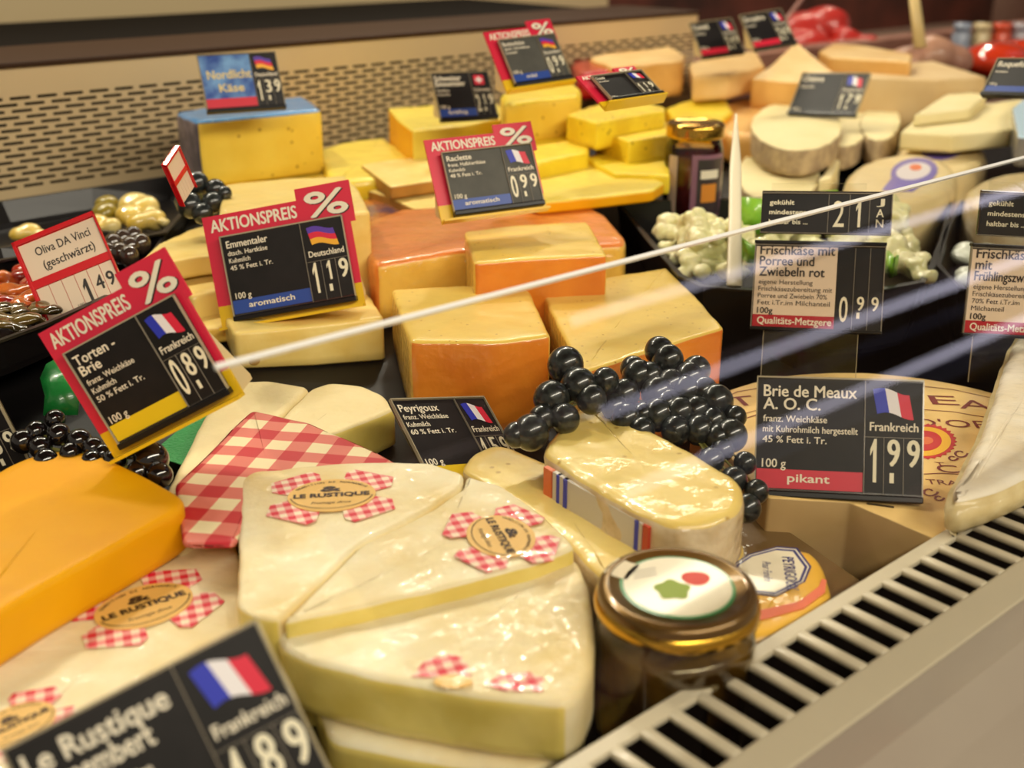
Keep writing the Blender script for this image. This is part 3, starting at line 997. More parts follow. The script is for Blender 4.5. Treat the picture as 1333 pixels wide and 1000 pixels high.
def blob(name, balls, m, label=None, cat=None, voxel=0.003, amp=0.0, freq=60, scale=(1, 1, 1), **kw):
    """balls: (point, radius, squash z)"""
    base = sum((p for p, r, s in balls), Vector()) / len(balls)
    base.z = min(p.z - r * s for p, r, s in balls)
    vs, fs = [], []
    for p, r, sq in balls:
        n0 = len(vs)
        vs += [(v[0] * r + p.x - base.x, v[1] * r + p.y - base.y, v[2] * r * sq + p.z - base.z) for v in ICO_V]
        fs += [tuple(i + n0 for i in f) for f in ICO_F]
    me0 = bpy.data.meshes.new(name)
    me0.from_pydata(vs, [], fs)
    me0.materials.append(m)
    o = bpy.data.objects.new(name, me0)
    o.location = base
    C.objects.link(o)
    C.objects.unlink(o)
    TMP.collection.objects.link(o)
    md = o.modifiers.new('remesh', 'REMESH')
    md.mode = 'VOXEL'
    md.voxel_size = voxel
    sm = o.modifiers.new('smooth', 'SMOOTH')
    sm.iterations = 3
    with bpy.context.temp_override(scene=TMP, view_layer=TMP.view_layers[0]):
        dg = bpy.context.evaluated_depsgraph_get()
    me = bpy.data.meshes.new_from_object(o.evaluated_get(dg))
    TMP.collection.objects.unlink(o)
    C.objects.link(o)
    o.modifiers.clear()
    old = o.data
    o.data = me
    bpy.data.meshes.remove(old)
    me.name = name
    if amp:
        nn_ = [v.normal.copy() for v in me.vertices]
        for v, q in zip(me.vertices, nn_):
            v.co += q * (noise.noise(v.co * freq) * amp)
    for p in me.polygons: p.use_smooth = True
    return tag(o, label, cat, **kw)

blob('red_cheese_ball', [(P(1296, 78, 0.165), 0.058, 0.55), (P(1330, 74, 0.165), 0.058, 0.55)], mat('red_wax', 'c9381c', 0.15, coat=1.0, coatb=0.15), 'glossy red waxed cheese at the far right rear', 'cheese', 0.005)
ham = mat('cured_meat', 'b98a6e', 0.5, col2='8f5f4e', vscale=14, bump=0.4, coat=0.3)
hm = blob('cured_ham', [(P(1150, 88, 0.165), 0.03, .7), (P(1180, 82, 0.175), 0.035, .8), (P(1212, 72, 0.185), 0.042, .8), (P(1238, 80, 0.175), 0.035, .8), (P(1200, 92, 0.16), 0.035, .6)], ham,
     'pinkish cured ham with a pale strap standing behind the matt beige block', 'ham', 0.005, 0.003, 30)
bm = bmesh.new()
p0, p1 = D(1198, 62, 1.85), D(1188, -20, 1.85)
for i in range(8):
    a, b = p0.lerp(p1, i / 8), p0.lerp(p1, (i + 1) / 8)
bmesh.ops.create_cone(bm, cap_ends=True, segments=10, radius1=0.012, radius2=0.009, depth=(p1 - p0).length)
rotm = (p1 - p0).to_track_quat('Z', 'Y').to_matrix()
for v in bm.verts:
    v.co.y *= 0.45
    v.co = rotm @ v.co + (p0 + p1) / 2
o = link('strap', bm, mat('pale_strap', 'd8bd80', 0.5))
parts_parent(o, hm)
blob('red_bag', [(D(1040, 42, 2.35), 0.05, .8), (D(1075, 34, 2.35), 0.05, .8), (D(1105, 50, 2.3), 0.03, .7), (D(1130, 52, 2.28), 0.02, .6), (D(1050, 66, 2.3), 0.05, .8), (D(1095, 80, 2.3), .05, .8)],
     mat('red_cloth_bag', 'b3241a', 0.4, coat=0.3, bump=0.5, bscale=20), 'crumpled red bag behind the pointed cheese wedge', 'bag', 0.006, 0.008, 20)
for i, (x, c, l) in enumerate(((1252, '8f97a8', 'greyish jar lid in the row behind the red waxed cheese, leftmost'), (1278, 'cdb78a', 'cream jar in the row behind the red waxed cheese'),
                            (1304, 'cf4a2a', 'red-capped jar in the row behind the red waxed cheese'), (1328, 'a9a0a8', 'pale jar at the right end of the row behind the red waxed cheese'))):
    p = D(x, 44, 2.25)
    bm = bmesh.new()
    lathe(bm, [(0, p.z - 0.12), (0.017, p.z - 0.12), (0.018, p.z), (0.014, p.z + 0.006), (0.017, p.z + 0.008), (0.017, p.z + 0.02), (0, p.z + 0.021)], p.x, p.y, 20)
    o = link('small_jar', bm, mat('jar_tone_%d' % i, c, 0.3, coat=0.4), loc=(p.x, p.y, p.z - 0.12))
    tag(o, l, 'jar', 'jars behind the red waxed cheese')
bm = bmesh.new()
p = D(1290, 80, 2.28)
box(bm, p.x - 0.35, p.x + 0.6, p.y - 0.2, p.y + 0.1, deck(1.0), D(1290, 44, 2.25).z - 0.12)
box(bm, 1.75, 3.4, 1.36, 1.9, 0.0, 0.10)
structure('trim_20', bm, mat('rear_step', '8d7364', 0.4))
bm = bmesh.new()
pa, pb = D(1046, -5, 2.2), D(1010, 45, 2.0)
bmesh.ops.create_cone(bm, cap_ends=True, segments=8, radius1=0.004, radius2=0.004, depth=(pb - pa).length)
rotm = (pb - pa).to_track_quat('Z', 'Y').to_matrix()
for v in bm.verts: v.co = rotm @ v.co + (pa + pb) / 2
tag(link('thin_rod', bm, mat('rosy_rod', 'a8776a', 0.4), loc=(pb.x, pb.y, pb.z)), 'thin slanting pinkish rod rising at the top behind the rearmost right sign', 'rod')

# ------------------------------------------------------------------ brie side
cheese('brie_wedge', [(404, 503), (345, 560), (350, 592), (310, 650), (225, 692), (214, 640), (240, 590), (262, 545), (302, 496), (350, 494)], 0.0755, None, [brie2, brie2],
       'large plain white brie piece at whose edge the Torten-Brie sign leans', sides=[1] * 10, corner=0.006, r=0.005, key='TBL')
cheese('brie_wedge', [(405, 504), (430, 497), (472, 501), (500, 514), (515, 531), (480, 546), (432, 564), (350, 594), (347, 562)], 0.0755, None, [brie2, brie2, briecut],
       'plain white brie wedge with a wrapped yellow cut face before the Peyrigoux sign', sides=[1, 1, 1, 1, 2, 2, 2, 1, 1], corner=0.005, r=0.004, key='TBR')
# gingham wrapper folded over a brie wedge
gp = [(328, 533), (400, 549), (470, 578), (524, 606), (420, 630), (330, 650), (306, 708), (238, 706), (228, 632), (278, 582)]
cheese('wrapped_wedge', gp, 0.0805, 0.0762, [ging, ging], 'cheese wedge wrapped in red and cream gingham paper', sides=[1] * 10, corner=0.005, r=0.003, amp=0.0008, freq=40)

gold_o, _ = cheese('cheese_block', [(-70, 660), (0, 610), (40, 593), (78, 584), (130, 590), (190, 618), (240, 646), (238, 660), (140, 716), (60, 760), (-70, 838)], 0.0895, 0.0592, [gold, gold],
       'large golden-yellow cheese block in the left foreground', sides=[1] * 11, corner=0.012, r=0.004, amp=0.0003, freq=30)
Xo, _ = cheese('brie_wheel_piece', [(-70, 1040), (-70, 920), (-20, 850), (60, 780), (150, 740), (240, 702), (303, 692), (318, 740), (345, 845), (240, 905), (120, 960), (20, 1010)], 0.058, None, [brie, briecut],
       'film-wrapped white brie piece with gingham label lying under the golden block', sides=[1] * 12, corner=0.008, r=0.006)
Vo, _ = cheese('brie_wedge', [(312, 624), (330, 613), (400, 606), (480, 600), (560, 602), (604, 616), (600, 634), (557, 662), (466, 708), (362, 808), (330, 802), (308, 790), (311, 700)], 0.081, None, [brie, brie, briecut],
       'white brie wedge in film with an upright gingham label, left of two touching wedges', sides=[2, 1, 1, 1, 1, 1, 1, 1, 1, 2, 2, 2, 2], corner=0.005, r=0.003)
V2o, _ = cheese('brie_wedge', [(607, 618), (655, 632), (700, 664), (728, 688), (750, 714), (690, 736), (600, 760), (480, 788), (366, 812), (468, 710), (559, 664), (603, 636)], 0.0805, None, [brie, brie, briecut],
       'white brie wedge in film with a sideways gingham label, right of two touching wedges', sides=[1, 1, 1, 1, 2, 2, 2, 2, 2, 1, 1, 1], corner=0.005, r=0.003)
Wo, _ = cheese('brie_wheel_piece', [(354, 816), (420, 800), (480, 790), (600, 762), (700, 738), (750, 724), (768, 762), (775, 820), (774, 868), (760, 900), (738, 918), (640, 908), (500, 884), (400, 860), (366, 842)], 0.071, 0.036, [brie, brie, briecut],
       'nearest white brie wedge with thick yellow cut face at the bottom centre', sides=[2, 2, 2, 2, 1, 1, 1, 1, 1, 1, 2, 2, 2, 2, 2], corner=0.006, r=0.005)
cheese('brie_wheel_piece', [(400, 890), (600, 850), (745, 840), (765, 900), (745, 980), (700, 1010), (560, 990), (430, 964)], 0.0355, None, [brie, briecut],
       'pale brie piece underneath the nearest wedge, only its edge showing', sides=[1] * 8, corner=0.008, r=0.006)

def gingham_label(parent, cpx, cpy, z, size, ang, clip=None, text=('LE RUSTIQUE',)):
    """oval tan sticker over a gingham bow, flat on the rind"""
    c = P(cpx, cpy, z)
    Mx = Matrix.Translation((c.x, c.y, z)) @ Matrix.Rotation(ang, 4, 'Z')
    s = size
    bm = bmesh.new()
    for sx in (-1, 1):
        for sy in (-1, 1):
            pts = [(0.12 * sx, 0.1 * sy), (0.24 * sx, 0.86 * sy), (0.40 * sx, 0.98 * sy), (1.08 * sx, 0.60 * sy), (1.04 * sx, 0.24 * sy), (0.6 * sx, 0.04 * sy)]
            if sx * sy < 0: pts = pts[::-1]
            W = [Mx @ Vector((a * s, b * s, 0)) for a, b in pts]
            if clip: W = [w_ for w_ in W]
            prism(bm, [(w_.x, w_.y) for w_ in W], z, z + 0.0004)
    o = link('gingham_bow', bm, gingl, loc=(c.x, c.y, z), smooth=False)
    o.parent = parent
    o.matrix_parent_inverse = Matrix.Translation(parent.location).inverted()
    bm = bmesh.new()
    W = [Mx @ Vector((0.76 * s * math.cos(t), 0.60 * s * math.sin(t), 0)) for t in [2 * PI * k / 40 for k in range(40)]]
    prism(bm, [(w_.x, w_.y) for w_ in W], z + 0.0004, z + 0.0009)
    o = link('oval_sticker', bm, tanlab, smooth=False)
    parts_parent(o, parent)
    bm = bmesh.new()
    T = Mx @ Matrix.Translation((0, 0, 0.0012))
    glyphs(bm, text[0], 0.2 * s, 0, -0.08 * s, bold=0.05, align='C', fit=1.3 * s, M=T)
    glyphs(bm, 'Fromage doux', 0.13 * s, 0, -0.33 * s, align='C', fit=0.7 * s, M=T, shear=0.4)
    # small emblem: a crossed leaf-like flourish, and the arc of fine print
    glyphs(bm, '&', 0.26 * s, -0.02 * s, 0.13 * s, bold=0.03, align='C', fit=0.34 * s, M=T)
    for i, ch in enumerate('TRADITION DE NORMANDIE'):
        a = math.radians(150 - i * 5.7)
        if ch != ' ':
            glyphs(bm, ch, 0.085 * s, 0.66 * s * math.cos(a), 0.45 * s * math.sin(a), bold=0.02, align='C', rot=a - PI / 2, M=T)
    n = 30
    for i in range(n):
        t0, t1 = PI * 1.05 + i * PI * 0.9 / n, PI * 1.05 + (i + 1) * PI * 0.9 / n
        q = [(0.72 * math.cos(t0), 0.51 * math.sin(t0)), (0.72 * math.cos(t1), 0.51 * math.sin(t1)), (0.70 * math.cos(t1), 0.495 * math.sin(t1)), (0.70 * math.cos(t0), 0.495 * math.sin(t0))]
        bm.faces.new([bm.verts.new(T @ Vector((a * s, b * s, 0))) for a, b in q])
    o = link('sticker_print', bm, inkm, smooth=False)
    parts_parent(o, parent)

AR = math.radians(-40.7)   # direction of the photo's right on the deck
gingham_label(Vo, 432, 646, 0.0815, 0.034, AR + 0.12)
gingham_label(V2o, 652, 699, 0.0815, 0.031, AR - 1.25)
gingham_label(Xo, 188, 790, 0.0585, 0.034, AR + 0.62)
gingham_label(Xo, 20, 945, 0.0585, 0.024, AR + 0.8)
def gingham_patch(parent, pts, z):
    W = [P(*p, z) for p in pts]
    bm = bmesh.new()
    prism(bm, [(p.x, p.y) for p in W], z, z + 0.0004)
    c = sum(W, Vector()) / len(W)
    o = link('gingham_patch', bm, gingl, loc=(c.x, c.y, z), smooth=False)
    o.parent = parent
    o.matrix_parent_inverse = Matrix.Translation(parent.location).inverted()
gingham_patch(Wo, [(536, 882), (552, 862), (578, 852), (600, 856), (615, 876), (606, 888), (570, 882)], 0.0714)
gingham_patch(Wo, [(632, 893), (650, 880), (690, 876), (708, 884), (706, 900), (660, 900)], 0.0714)
gingham_patch(Wo, [(572, 778), (600, 768), (632, 760), (640, 768), (600, 778), (580, 784)], 0.0714)
bm = bmesh.new()
W = [P(*p, 0.0714) for p in ell(590, 889, 26, 9)]
prism(bm, [(p.x, p.y) for p in W], 0.0718, 0.0722)
parts_parent(link('oval_sticker', bm, tanlab, smooth=False), Wo)

# slabs between the labels and the grapes
AAo, _ = cheese('cheese_slab', [(600, 612), (612, 590), (640, 577), (668, 582), (700, 596), (780, 632), (868, 680), (884, 706), (850, 730), (790, 762), (740, 705), (650, 640)], 0.070, None, [loafm, loafr],
       'creamy yellow cheese slab with melted-looking top behind the brass-lidded jar', sides=[1] * 12, corner=0.008, r=0.005, amp=0.0012, freq=50)
BB2, _ = cheese('soft_cheese_loaf', [(770, 650), (820, 640), (950, 680), (975, 712), (955, 735), (900, 738), (830, 712)], 0.045, None, [loafm, loafr],
       'lower small soft cheese under the pale loaf, by the brass-lidded jar', sides=[1] * 7, corner=0.008, r=0.006, amp=0.002, freq=60)
BBo, _ = cheese('soft_cheese_loaf', [(707, 588), (712, 570), (735, 548), (752, 528), (775, 526), (810, 538), (880, 574), (930, 602), (970, 630), (971, 650), (955, 672), (920, 684), (872, 686), (800, 650), (745, 616)], 0.094, 0.052, [loafm, loafr],
       'oblong soft cheese loaf with white rind and blue-lettered side label below the grapes', sides=[1] * 15, corner=0.008, r=0.006, amp=0.0015, freq=55)
# side label of the loaf: follows the outline from (712,585) to (835,660)
lab_w = mat('label_greywhite', 'cfc8bd', 0.4, coat=0.5)
def side_strip(name, parent, pts, z1, z0, m, out=0.0012):
    W = [P(*p, 0.094) for p in pts]
    bm = bmesh.new()
    n = len(W)
    cen = Vector(parent.location)
    rows = []
    for i, p in enumerate(W):
        t = (W[min(i + 1, n - 1)] - W[max(i - 1, 0)])
        q = Vector((t.y, -t.x, 0)).normalized()
        if q.dot(Vector((p.x - cen.x, p.y - cen.y, 0))) < 0: q = -q
        rows.append([bm.verts.new((p.x + q.x * o_, p.y + q.y * o_, z)) for o_, z in ((out, z0), (out, z1), (0, z1), (0, z0))])
    for a, b in zip(rows, rows[1:]):
        for k in range(4): bm.faces.new((a[k], b[k], b[(k + 1) % 4], a[(k + 1) % 4]))
    bm.faces.new(rows[0]); bm.faces.new(rows[-1][::-1])
    bmesh.ops.recalc_face_normals(bm, faces=bm.faces)
    o = link(name, bm, m, smooth=False)
    parts_parent(o, parent)
    return o
def seg(a, b, t0, t1, n=6):
    return [(a[0] + (b[0] - a[0]) * (t0 + (t1 - t0) * k / n), a[1] + (b[1] - a[1]) * (t0 + (t1 - t0) * k / n)) for k in range(n + 1)]
SA, SB = (716, 597), (862, 680)
side_strip('side_label', BBo, seg(SA, SB, 0.06, 0.86), 0.0885, 0.060, lab_w, 0.0030)
side_strip('label_stripe', BBo, seg(SA, SB, 0.16, 0.19, 1), 0.0885, 0.060, fl_b, 0.0036)
side_strip('label_stripe', BBo, seg(SA, SB, 0.10, 0.12, 1), 0.0885, 0.060, fl_b, 0.0036)
side_strip('label_stripe', BBo, seg(SA, SB, 0.80, 0.83, 1), 0.0885, 0.060, fl_b, 0.0036)
side_strip('label_end', BBo, seg(SA, SB, -0.02, 0.05, 1), 0.0885, 0.060, orangel, 0.0032)
side_strip('label_end', BBo, seg(SA, SB, 0.87, 0.92, 1), 0.0885, 0.060, mat('label_red', 'c8442c', 0.4), 0.0032)

# small octagonal-labelled cheese by the grille
ddy = mat('yellow_label_paper', 'eab43c', 0.45, coat=0.6, coatb=0.3)
DDo, _ = cheese('small_cheese_wheel', [(945, 745), (965, 722), (1010, 712), (1055, 713), (1072, 730), (1087, 776), (1075, 800), (1020, 826), (975, 836), (950, 800)], 0.050, None, [ddy, loafr],
       'small soft cheese wheel with a white octagonal blue-edged label beside the grille', sides=[1] * 10, corner=0.01, r=0.007)
oct_ = [(955, 735), (975, 722), (1012, 712), (1038, 714), (1056, 738), (1048, 758), (1010, 777), (968, 772), (945, 755)]
def scale_pts(pts, k):
    cx = sum(p[0] for p in pts) / len(pts); cy = sum(p[1] for p in pts) / len(pts)
    return [(cx + (p[0] - cx) * k, cy + (p[1] - cy) * k) for p in pts]
oc = mat('label_ivory', 'eadfc2', 0.4, coat=0.5)
navy = mat('label_navy', '2b2f78', 0.4, coat=0.5)
for k, m, z in ((1.0, navy, .0502), (0.95, oc, .0506), (0.91, navy, .0509), (0.84, oc, .0512)):
    sheet_on('octagon_label' if k == 1.0 else 'label_border', DDo, scale_pts(oct_, k), z, 0.0003, m)
sheet_on('salmon_band', DDo, [(985, 796), (1040, 784), (1066, 764), (1070, 754), (1076, 756), (1074, 772), (1046, 793), (990, 808)], 0.0502, 0.0004, mat('salmon_print', 'e2714e', 0.5))
bm = bmesh.new()
c = P(1012, 745, 0.0517)
Mx = Matrix.Translation(c) @ Matrix.Rotation(AR + math.radians(-98), 4, 'Z')
glyphs(bm, 'PEYRIGOUX', 0.0095, 0, 0.004, bold=0.02, align='C', fit=0.036, M=Mx)
glyphs(bm, 'Pour Fondre', 0.007, 0, -0.008, align='C', fit=0.022, M=Mx, shear=0.3)
parts_parent(link('label_lettering', bm, navy, smooth=False), DDo)

# brown kraft liner on the deck beside the box
bm = bmesh.new()
W = [P(*p, 0.036) for p in [(925, 705), (985, 664), (1050, 708), (1122, 758), (1108, 790), (1040, 830), (955, 775)]]
prism(bm, [(p.x, p.y) for p in W], 0.0345, 0.036)
o = link('kraft_liner', bm, mat('dark_kraft', '6e5530', 0.5, coat=0.5, coatb=0.5), smooth=False)
tag(o, 'dark brown liner sheet between the octagonal-labelled cheese and the big round box', 'liner')

# round wooden box with printed lid
wood = mat('pale_wood_lid', 'f0cd86', 0.55, col2='eac47a', vscale=20, bump=0.1, coat=0.1)
kraft = mat('kraft_side', 'd2b27c', 0.55, col2='c4a26c', vscale=15)
bt = 0.060
ca_, cb_, cc_ = P(925, 520, bt), P(1090, 485, bt), P(1290, 511, bt)
def circ(a, b, c):
    d_ = 2 * (a.x * (b.y - c.y) + b.x * (c.y - a.y) + c.x * (a.y - b.y))
    ux = ((a.x ** 2 + a.y ** 2) * (b.y - c.y) + (b.x ** 2 + b.y ** 2) * (c.y - a.y) + (c.x ** 2 + c.y ** 2) * (a.y - b.y)) / d_
    uy = ((a.x ** 2 + a.y ** 2) * (c.x - b.x) + (b.x ** 2 + b.y ** 2) * (a.x - c.x) + (c.x ** 2 + c.y ** 2) * (b.x - a.x)) / d_
    return Vector((ux, uy)), math.hypot(a.x - ux, a.y - uy)
bc, br = circ(ca_, cb_, cc_)
print('box', bc, br)
aa = math.atan2(ca_.y - bc.y, ca_.x - bc.x) + 0.25
ab = math.atan2(cc_.y - bc.y, cc_.x - bc.x) - 0.75
arc = [Vector((bc.x + br * math.cos(aa + (ab - aa) * k / 36), bc.y + br * math.sin(aa + (ab - aa) * k / 36), bt)) for k in range(37)]
arc += [P(1300, 650, bt), P(1215, 700, bt), P(1106, 654, bt), P(1000, 648, bt)]
EEo, _ = cheese('cheese_box', arc, bt, lambda x, y: max(deck(y), 0) + 0.0006, [wood, kraft, kraft],
       'big flat round wooden cheese box with maroon lettering, under the Brie de Meaux sign', cat='box', sides=[1] * 38 + [1, 2, 2], corner=0.002, r=0.0012, amp=0.0002)
maroon = mat('maroon_print', '7c2418', 0.5)
bm = bmesh.new()
def world_text(s, px, py, size, fit, rot, bold=0.0):
    c = P(px, py, bt + 0.0003)
    Mx = Matrix.Translation(c) @ Matrix.Rotation(AR + rot, 4, 'Z')
    glyphs(bm, s, size, 0, 0, bold=bold, align='C', fit=fit, M=Mx)
world_text('T', 972, 528, 0.026, 0.022, 0.24)
world_text('E', 1232, 527, 0.026, 0.02, -0.10)
world_text('A', 1272, 533, 0.026, 0.024, -0.16)
world_text('U', 1318, 543, 0.026, 0.022, -0.22)
world_text("D'OR", 1244, 556, 0.019, 0.054, -0.1)
world_text('C', 1236, 615, 0.016, 0.014, -0.1)
world_text('TRA', 1228, 631, 0.010, 0.02, -0.12)
world_text('T', 1225, 607, 0.009, 0.006, -0.12)
# two long arcs and a swirl
def arc_line(pts, wd):
    W = [P(*p, bt + 0.0003) for p in pts]
    for a, b in zip(W, W[1:]):
        d = (b - a).normalized(); n_ = Vector((-d.y, d.x, 0)) * wd
        bm.faces.new([bm.verts.new(v) for v in (a - n_, b - n_, b + n_, a + n_)])
arc_line([(930, 524), (960, 510), (1020, 500), (1090, 496), (1160, 498), (1240, 507), (1300, 520)], 0.0005)
arc_line([(935, 556), (985, 540), (1030, 533), (1090, 529), (1160, 530), (1240, 536), (1300, 546)], 0.0005)
arc_line([(935, 548), (985, 534)], 0.0003)
arc_line([(1203, 617), (1225, 616), (1262, 618)], 0.0005)
for cx, cy, s in ((1250, 590, 10), (1240, 596, 7), (1210, 640, 11), (1222, 648, 7)):
    arc_line([(cx + s * math.cos(t) * (1 - t / 9), cy + 0.6 * s * math.sin(t) * (1 - t / 9)) for t in [k * 0.45 for k in range(14)]], 0.0008)
parts_parent(link('lid_print', bm, maroon, smooth=False), EEo)
sealr = mat('seal_red', 'c81e24', 0.45)
sealy = mat('seal_yellow', 'f0b820', 0.45)
def star(cx, cy, r0, r1, n, sy):
    return [(cx + (r0 if k % 2 else r1) * math.cos(PI * k / n), cy + sy * (r0 if k % 2 else r1) * math.sin(PI * k / n)) for k in range(2 * n)]
sheet_on('seal', EEo, star(1204, 575, 38, 42, 30, 0.56), bt + 0.0002, 0.0002, sealr)
sheet_on('seal_ring', EEo, ell(1204, 575, 34, 19, 32), bt + 0.0004, 0.0002, sealy)
sheet_on('seal_core', EEo, ell(1204, 574, 22, 13, 24), bt + 0.0006, 0.0002, sealr)
sheet_on('seal_heart', EEo, ell(1206, 574, 9, 5, 14), bt + 0.0008, 0.0002, orangel)
# staple
bm = bmesh.new()
box(bm, -0.0005, 0.0005, -0.008, 0.008, 0, 0.0008)
c = P(1146, 659, bt)
o = link('staple', bm, mat('staple_steel', '4a4a46', 0.3, metal=0.8), smooth=False)
o.location = (c.x, c.y, bt + 0.0002); o.rotation_euler.z = 0.55
parts_parent(o, EEo)

# white brie at the right edge
FFo, _ = cheese('brie_wedge', [(1400, 360), (1345, 405), (1318, 445), (1298, 500), (1282, 550), (1258, 600), (1238, 636), (1242, 652), (1290, 640), (1400, 590), (1440, 480)], 0.088, 0.0612, [mat('veined_white_rind', 'faf2e0', 0.5, col2='eee0c2', vscale=30, bump=0.15, bscale=60, coat=0.5, coatb=0.6, cscale=60), mat('veined_side', 'ecd9a4', 0.5, col2='d9c084', vscale=50, bump=0.15, coat=0.5, coatb=0.5)],
       'white mould-ripened brie in crinkled film at the right edge on the round box', sides=[1] * 11, corner=0.014, r=0.007, amp=0.0012, freq=45, bulge=0.003)

# ------------------------------------------------------------------ grapes
def grapes(label, cat, name, items, dd, m=grapem, rr=0.0125, child='grape', stem=True, order=0.012):
    pts = []
    for (px, py, rp) in items:
        d = dd + (py - sum(i[1] for i in items) / len(items)) * -0.0004
        r = rp * d / FPX
        pts.append((D(px, py, d), r))
    base = sum((p for p, r in pts), Vector()) / len(pts)
    base.z = min(p.z - r for p, r in pts)
    root = empty(name, Matrix.Translation(base), label, cat)
    me = None
    for k, (p, r) in enumerate(pts):
        if me is None:
            bm = bmesh.new()
            bmesh.ops.create_uvsphere(bm, u_segments=32, v_segments=20, radius=1.0)
            for v in bm.verts:
                v.co *= 1 + 0.012 * noise.noise(v.co * 1.5)
            o = link(child, bm, m)
            me = o.data
        else:
            o = bpy.data.objects.new(child, me)
            C.objects.link(o)
        o.parent = root
        o.location = p - base
        o.scale = (r, r, r * 1.04)
        o.rotation_euler = (random.uniform(-.5, .5), random.uniform(-.5, .5), random.uniform(0, 6))
    if stem:
        bm = bmesh.new()
        c0 = sum((p for p, r in pts), Vector()) / len(pts) - Vector((0, 0, 0.004))
        for p, r in pts:
            a, b = c0, p
            dv = b - a
            if dv.length < 0.004: continue
            g = bmesh.ops.create_cone(bm, cap_ends=True, segments=6, radius1=0.0010, radius2=0.0007, depth=dv.length)
            rm = dv.to_track_quat('Z', 'Y').to_matrix()
            for v in g['verts']: v.co = rm @ v.co + (a + b) / 2 - base
        o = link('stem', bm, stemm, root)
    return root

grapes('small bunch of black grapes between the two orange-rinded blocks', 'grapes', 'grape_bunch',
       [(736, 475, 24), (753, 502, 24), (788, 496, 18), (718, 519, 24), (691, 563, 24), (672, 566, 17), (770, 520, 20), (735, 545, 20), (705, 545, 18)], 0.745)
grapes('large bunch of dark blue-black grapes before the right orange-rinded block', 'grapes', 'grape_bunch',
       [(858, 457, 19), (869, 469, 21), (824, 480, 17), (830, 489, 21), (897, 492, 21), (906, 482, 19), (856, 512, 22), (884, 538, 22), (856, 540, 22), (932, 523, 23),
        (957, 543, 15), (951, 567, 22), (941, 586, 15), (970, 603, 15), (813, 513, 20), (837, 540, 17), (972, 662, 19), (894, 510, 21), (910, 560, 20), (925, 600, 18), (815, 545, 20), (955, 625, 18), (845, 490, 19), (872, 500, 20), (870, 526, 20), (915, 510, 20), (905, 535, 20), (928, 548, 18), (935, 570, 18), (800, 530, 18), (880, 560, 20), (985, 640, 16), (835, 560, 18)], 0.755)
grapes('little bunch of black grapes by the small red-framed card at the back left', 'grapes', 'grape_bunch',
       [(256, 239, 16), (281, 246, 13), (247, 267, 17), (277, 264, 14), (264, 278, 14), (240, 262, 12), (292, 252, 10)], 1.03)
grapes('shiny dark grapes heaped at the left behind the golden block', 'grapes', 'grape_bunch',
       [(197, 598, 23), (208, 619, 17), (77, 566, 15), (47, 562, 14), (104, 574, 16), (122, 583, 14), (72, 546, 13), (134, 590, 12), (53, 583, 15), (92, 590, 14), (30, 575, 16), (150, 600, 16), (180, 615, 15), (120, 600, 14), (165, 580, 16), (60, 600, 16)], 0.72, m=olivem)

# ------------------------------------------------------------------ jars
def jar(name, label, c, z0, rl, h, body, liquid, lid, lidtop=None, lidh=0.012):
    root = empty(name, Matrix.Translation((c.x, c.y, z0)), label, 'jar')
    zb = h - lidh
    rb = rl * 1.02
    bm = bmesh.new()
    lathe(bm, [(0, 0), (rb * 0.88, 0), (rb * 0.98, 0.004), (rb, 0.012), (rb, zb * 0.80), (rb * 0.97, zb * 0.88), (rb * 0.9, zb * 0.95), (rb * 0.9, zb + 0.002)])
    link('glass_body', bm, jarglass, root)
    bm = bmesh.new()
    lathe(bm, [(0, 0.002), (rb * 0.85, 0.002), (rb * 0.95, 0.006), (rb * 0.965, 0.014), (rb * 0.965, zb * 0.80), (rb * 0.93, zb * 0.87), (0, zb * 0.87)])
    link('contents', bm, liquid, root)
    bm = bmesh.new()
    lathe(bm, [(rl * 0.94, zb), (rl, zb), (rl * 1.015, zb + 0.0012), (rl, zb + 0.003), (rl, zb + lidh * 0.75), (rl * 0.97, zb + lidh * 0.93), (rl * 0.92, zb + lidh), (rl * 0.86, zb + lidh), (rl * 0.83, zb + lidh - 0.0008), (0, zb + lidh - 0.0008)], mi=0)
    link('lid', bm, lid, root)
    return root, zb + lidh - 0.0008
jl = P(882, 762, 0.093)
fig = mat('olive_brine', 'a8822c', 0.2, col2='4a3410', vscale=30, coat=1.0)
jr, lz = jar('preserve_jar', 'squat glass jar with bronze lid and green-ringed round label in the foreground', jl, 0.001, 0.0395, 0.092, None, fig, lidbrown)
bm = bmesh.new()
lathe(bm, [(0.0392, 0.0915), (0.0407, 0.0900), (0.0413, 0.0875), (0.0410, 0.0850), (0.0397, 0.0838)], seg=64)
for v in bm.verts: v.co.z -= 0.0052
link('lid_rim', bm, goldlid, jr)
greenr = mat('green_ring', '2f8a4e', 0.4, coat=0.5)
def disc(bm, r, z, th, sx=1.0, sy=1.0, ox=0, oy=0, n=48):
    prism(bm, [(ox + r * sx * math.cos(2 * PI * k / n), oy + r * sy * math.sin(2 * PI * k / n)) for k in range(n)], z, z + th)
for nm, r, m, dz in (('label_ring', 0.0285, greenr, 0.0), ('round_label', 0.0268, mat('ivory_label', 'e6dcc0', 0.4, coat=0.5), 0.0003)):
    bm = bmesh.new(); disc(bm, r, lz + 0.0001 + dz, 0.0003)
    link(nm, bm, m, jr, smooth=False)
bm = bmesh.new()
ca, sa = math.cos(AR + math.radians(150)), math.sin(AR + math.radians(150))
def lp(u, v): return (u * ca - v * sa, u * sa + v * ca)
prism(bm, [lp(*q) for q in ((0.024, -0.008), (0.037, -0.009), (0.037, 0.007), (0.024, 0.008))], lz + 0.0002, lz + 0.0007)
link('label_tab', bm, mat('ivory_tab', 'd9c9a4', 0.4, coat=0.5), jr, smooth=False)
bm = bmesh.new()
